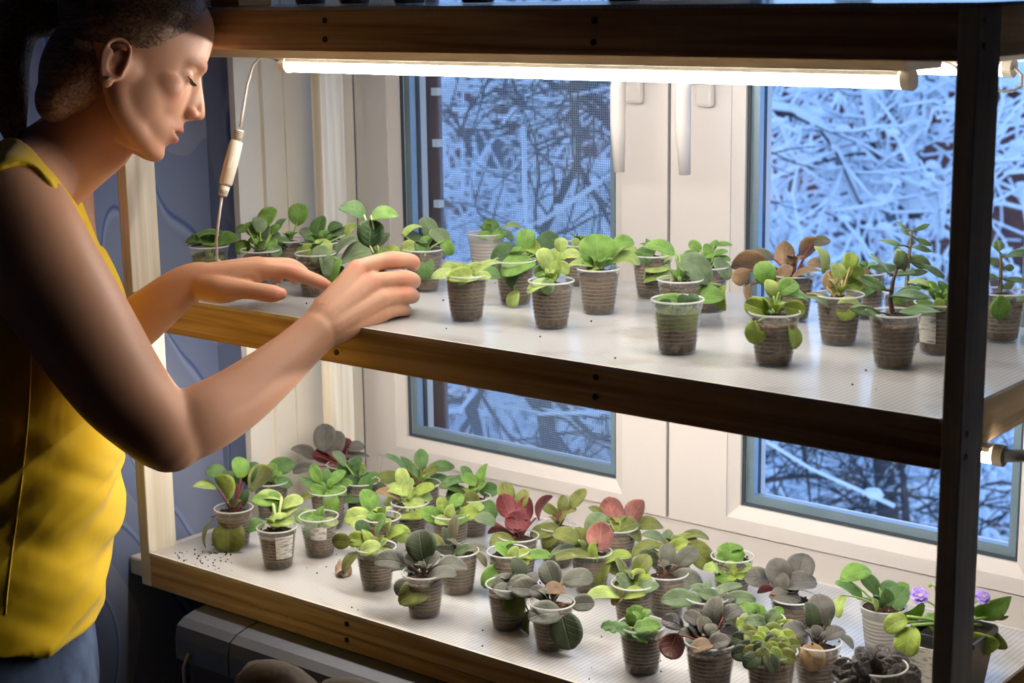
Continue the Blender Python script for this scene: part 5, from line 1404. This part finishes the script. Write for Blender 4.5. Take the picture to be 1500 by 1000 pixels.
def bough(name, label, limbs, dist, seed, snow, kids, lev=2, twist=.3, group=None):
    """a leafless tree whose main limbs run through given places; its trunk stands on the ground"""
    rng = random.Random(seed); bm, sm = MB(), MB()
    a0 = at_depth(limbs[0][0][0][0], limbs[0][0][0][1], dist)
    root = Vector((a0.x, a0.y + .4, GROUND)); t = thing(name, label, 'tree', root, group)
    bm.tube([root, root.lerp(a0, .5) + Vector((.1, .1, 0)), a0], [.09, .06, limbs[0][1] * 1.1], 8)
    for pts2, r in limbs:
        pts = [at_depth(u, v, dist + dd) for u, v, dd in [(q + (0,))[:3] for q in pts2]]
        n = len(pts); rs = [r * (1 - .6 * i / max(n - 1, 1)) for i in range(n)]
        bm.tube(pts, rs, 7, cap=True)
        if snow: sm.tube([p + Vector((0, 0, r * .8)) for p in pts], [x * 1.25 * rng.uniform(.8, 1.2) for x in rs], 7)
        for i in range(n - 1):
            for k in range(kids):
                f = rng.random(); b = pts[i].lerp(pts[i + 1], f); s = Vector((rng.gauss(0, 1), rng.gauss(0, .6), rng.gauss(.1, 1))).normalized()
                grow(bm, sm, b, (pts[i + 1] - pts[i]).normalized() * .5 + s, rng.uniform(.3, .7), min(rs[i] * .4, .006), lev - 1, rng, [2, 4, 3], 0, .8 if snow else 0, twist + .25)
    bm.build('branches', M['bark'], t, smooth=True)
    if sm.v: sm.build('snow', M['snow'], t, smooth=True)
bough('bare_tree', 'thick snow laden forked tree seen at the top of the right window', [([(1262, 330), (1290, 250, .1), (1275, 190), (1265, 120), (1240, 80)], .020), ([(1340, 320), (1335, 250), (1330, 180), (1350, 140), (1390, 95)], .024), ([(1330, 180), (1318, 150), (1310, 110)], .017), ([(1270, 200), (1300, 190), (1340, 165)], .010), ([(1115, 160), (1160, 165), (1200, 185), (1225, 220), (1262, 300)], .018), ([(1480, 150), (1440, 230), (1470, 300)], .016)], 6.2, 14, True, 4)
bough('bare_tree', 'dark bare branches without snow crossing the bottom of the right window', [([(1330, 800), (1326, 740), (1322, 690), (1316, 600)], .016), ([(1105, 706), (1170, 697), (1220, 700), (1270, 716), (1330, 726), (1420, 736), (1500, 748)], .0085), ([(1176, 650), (1182, 690), (1188, 745)], .008), ([(1272, 716), (1262, 690), (1240, 660)], .006), ([(1205, 745), (1240, 725), (1280, 690)], .005), ([(1222, 750), (1270, 742), (1320, 762), (1380, 775)], .006), ([(1270, 720), (1275, 760), (1285, 790)], .005)], 5.4, 8, False, 3, twist=.4)
bough('bare_tree', 'dark slanting limb with a fork behind the insect mesh', [([(770, 420), (800, 330), (845, 240), (850, 190), (835, 140)], .016), ([(900, 190), (870, 160), (830, 130), (780, 110)], .013), ([(835, 120), (880, 150), (905, 200), (930, 260)], .014), ([(690, 230), (676, 190), (690, 150)], .008), ([(845, 240), (880, 300), (900, 340)], .01), ([(700, 560), (690, 600), (706, 650)], .03), ([(760, 560), (800, 620), (850, 680)], .014), ([(790, 560), (870, 640), (905, 650)], .012)], 5.0, 5, False, 4, twist=.35)
bushes = [(680, 7.6, 41), (740, 7.1, 42), (800, 7.9, 43), (660, 8.6, 44), (860, 7.5, 45), (650, 6.2, 31), (705, 6.6, 32), (765, 6.3, 33), (835, 6.7, 34), (890, 6.2, 35), (615, 6.6, 36), (640, 7.2, 11), (700, 7.8, 12), (760, 8.4, 13), (820, 7.4, 14), (880, 8.8, 15), (1120, 8.2, 16), (1190, 9.2, 17), (1260, 8.6, 18), (1330, 9.6, 19), (1400, 9.0, 20), (1470, 10.2, 21), (730, 10.5, 22), (860, 10.8, 23), (1220, 11.2, 24), (1350, 11.6, 25), (670, 9.6, 28)]
def thicket(name, label, rows):
    bm, sm = MB(), MB()
    for u, dist, sd in rows:
        right = u > 1000; rng = random.Random(sd); b = at_depth(u, 300, dist)
        grow(bm, sm, Vector((b.x, b.y, GROUND)), Vector((rng.uniform(-.2, .2), 0, 1)), 3.1 if right else (4.4 if dist < 7 else 3.9), .05 if right else .035, 3, rng, [0, 6, 8, 10], .05, .66 if right else .85, .8)
    k = len(bm.v); bm.v += sm.v; bm.uv += sm.uv; bm.f += [tuple(i + k for i in f) for f in sm.f]; bm.m += [1] * len(sm.m)
    tag(bm.build(name, [M['bark'], M['snow']], smooth=True), label, 'thicket', kind='stuff')
thicket('snowy_thicket', 'tangle of snow covered twigs behind the insect mesh of the left pane', [q for q in bushes if q[0] < 1000])
thicket('snowy_thicket', 'tangle of snow covered twigs filling the middle of the right pane', [q for q in bushes if q[0] > 1000])
def house():
    c = at_depth(1000, 250, 17.5)
    t = thing('brick_house', 'dark red house under a snowy roof behind the bushes', 'building', (c.x, c.y, GROUND))
    mb = MB(); mb.box((c.x - 9, c.y, GROUND), (c.x + 8, c.y + 6, -.42)); mb.build('wall', M['brick'], t)
    mb = MB(); x0, x1 = c.x - 9.4, c.x + 8.4
    mb.add([(x0, c.y - .5, -.5), (x1, c.y - .5, -.5), (x1, c.y + 3, 1.2), (x0, c.y + 3, 1.2), (x0, c.y + 6.5, -.5), (x1, c.y + 6.5, -.5), (x0, c.y - .5, -.28), (x1, c.y - .5, -.28), (x1, c.y + 3, 1.45), (x0, c.y + 3, 1.45), (x0, c.y + 6.5, -.28), (x1, c.y + 6.5, -.28)],
           [(0, 1, 7, 6), (6, 7, 8, 9), (9, 8, 11, 10), (0, 3, 2, 1), (3, 4, 5, 2), (1, 2, 8, 7), (2, 5, 11, 8), (0, 6, 9, 3), (3, 9, 10, 4), (4, 10, 11, 5)])
    mb.build('roof', M['snow'], t)
    wm = plain('dark_house_window', srgb(60, 64, 84), .3)
    for k in range(7):
        x = c.x - 7.6 + k * 2.3; mb = MB(); mb.box((x, c.y - .03, -2.3), (x + .9, c.y + .02, -1.2)); mb.build('window', wm, t)
    c = at_depth(1462, 705, 26)
    t = thing('pale_house', 'distant pale house with dark windows right of the post', 'building', (c.x, c.y, GROUND))
    mb = MB(); mb.box((c.x - 1.2, c.y, GROUND), (c.x + 6, c.y + 5, c.z + .7)); mb.build('wall', plain('pale_house_wall', srgb(176, 180, 192), .8), t)
    for k in range(3):
        x = c.x - .45 + k * .42; mb = MB(); mb.box((x, c.y - .03, c.z - .3), (x + .26, c.y + .02, c.z + .22)); mb.build('window', wm, t)
house()
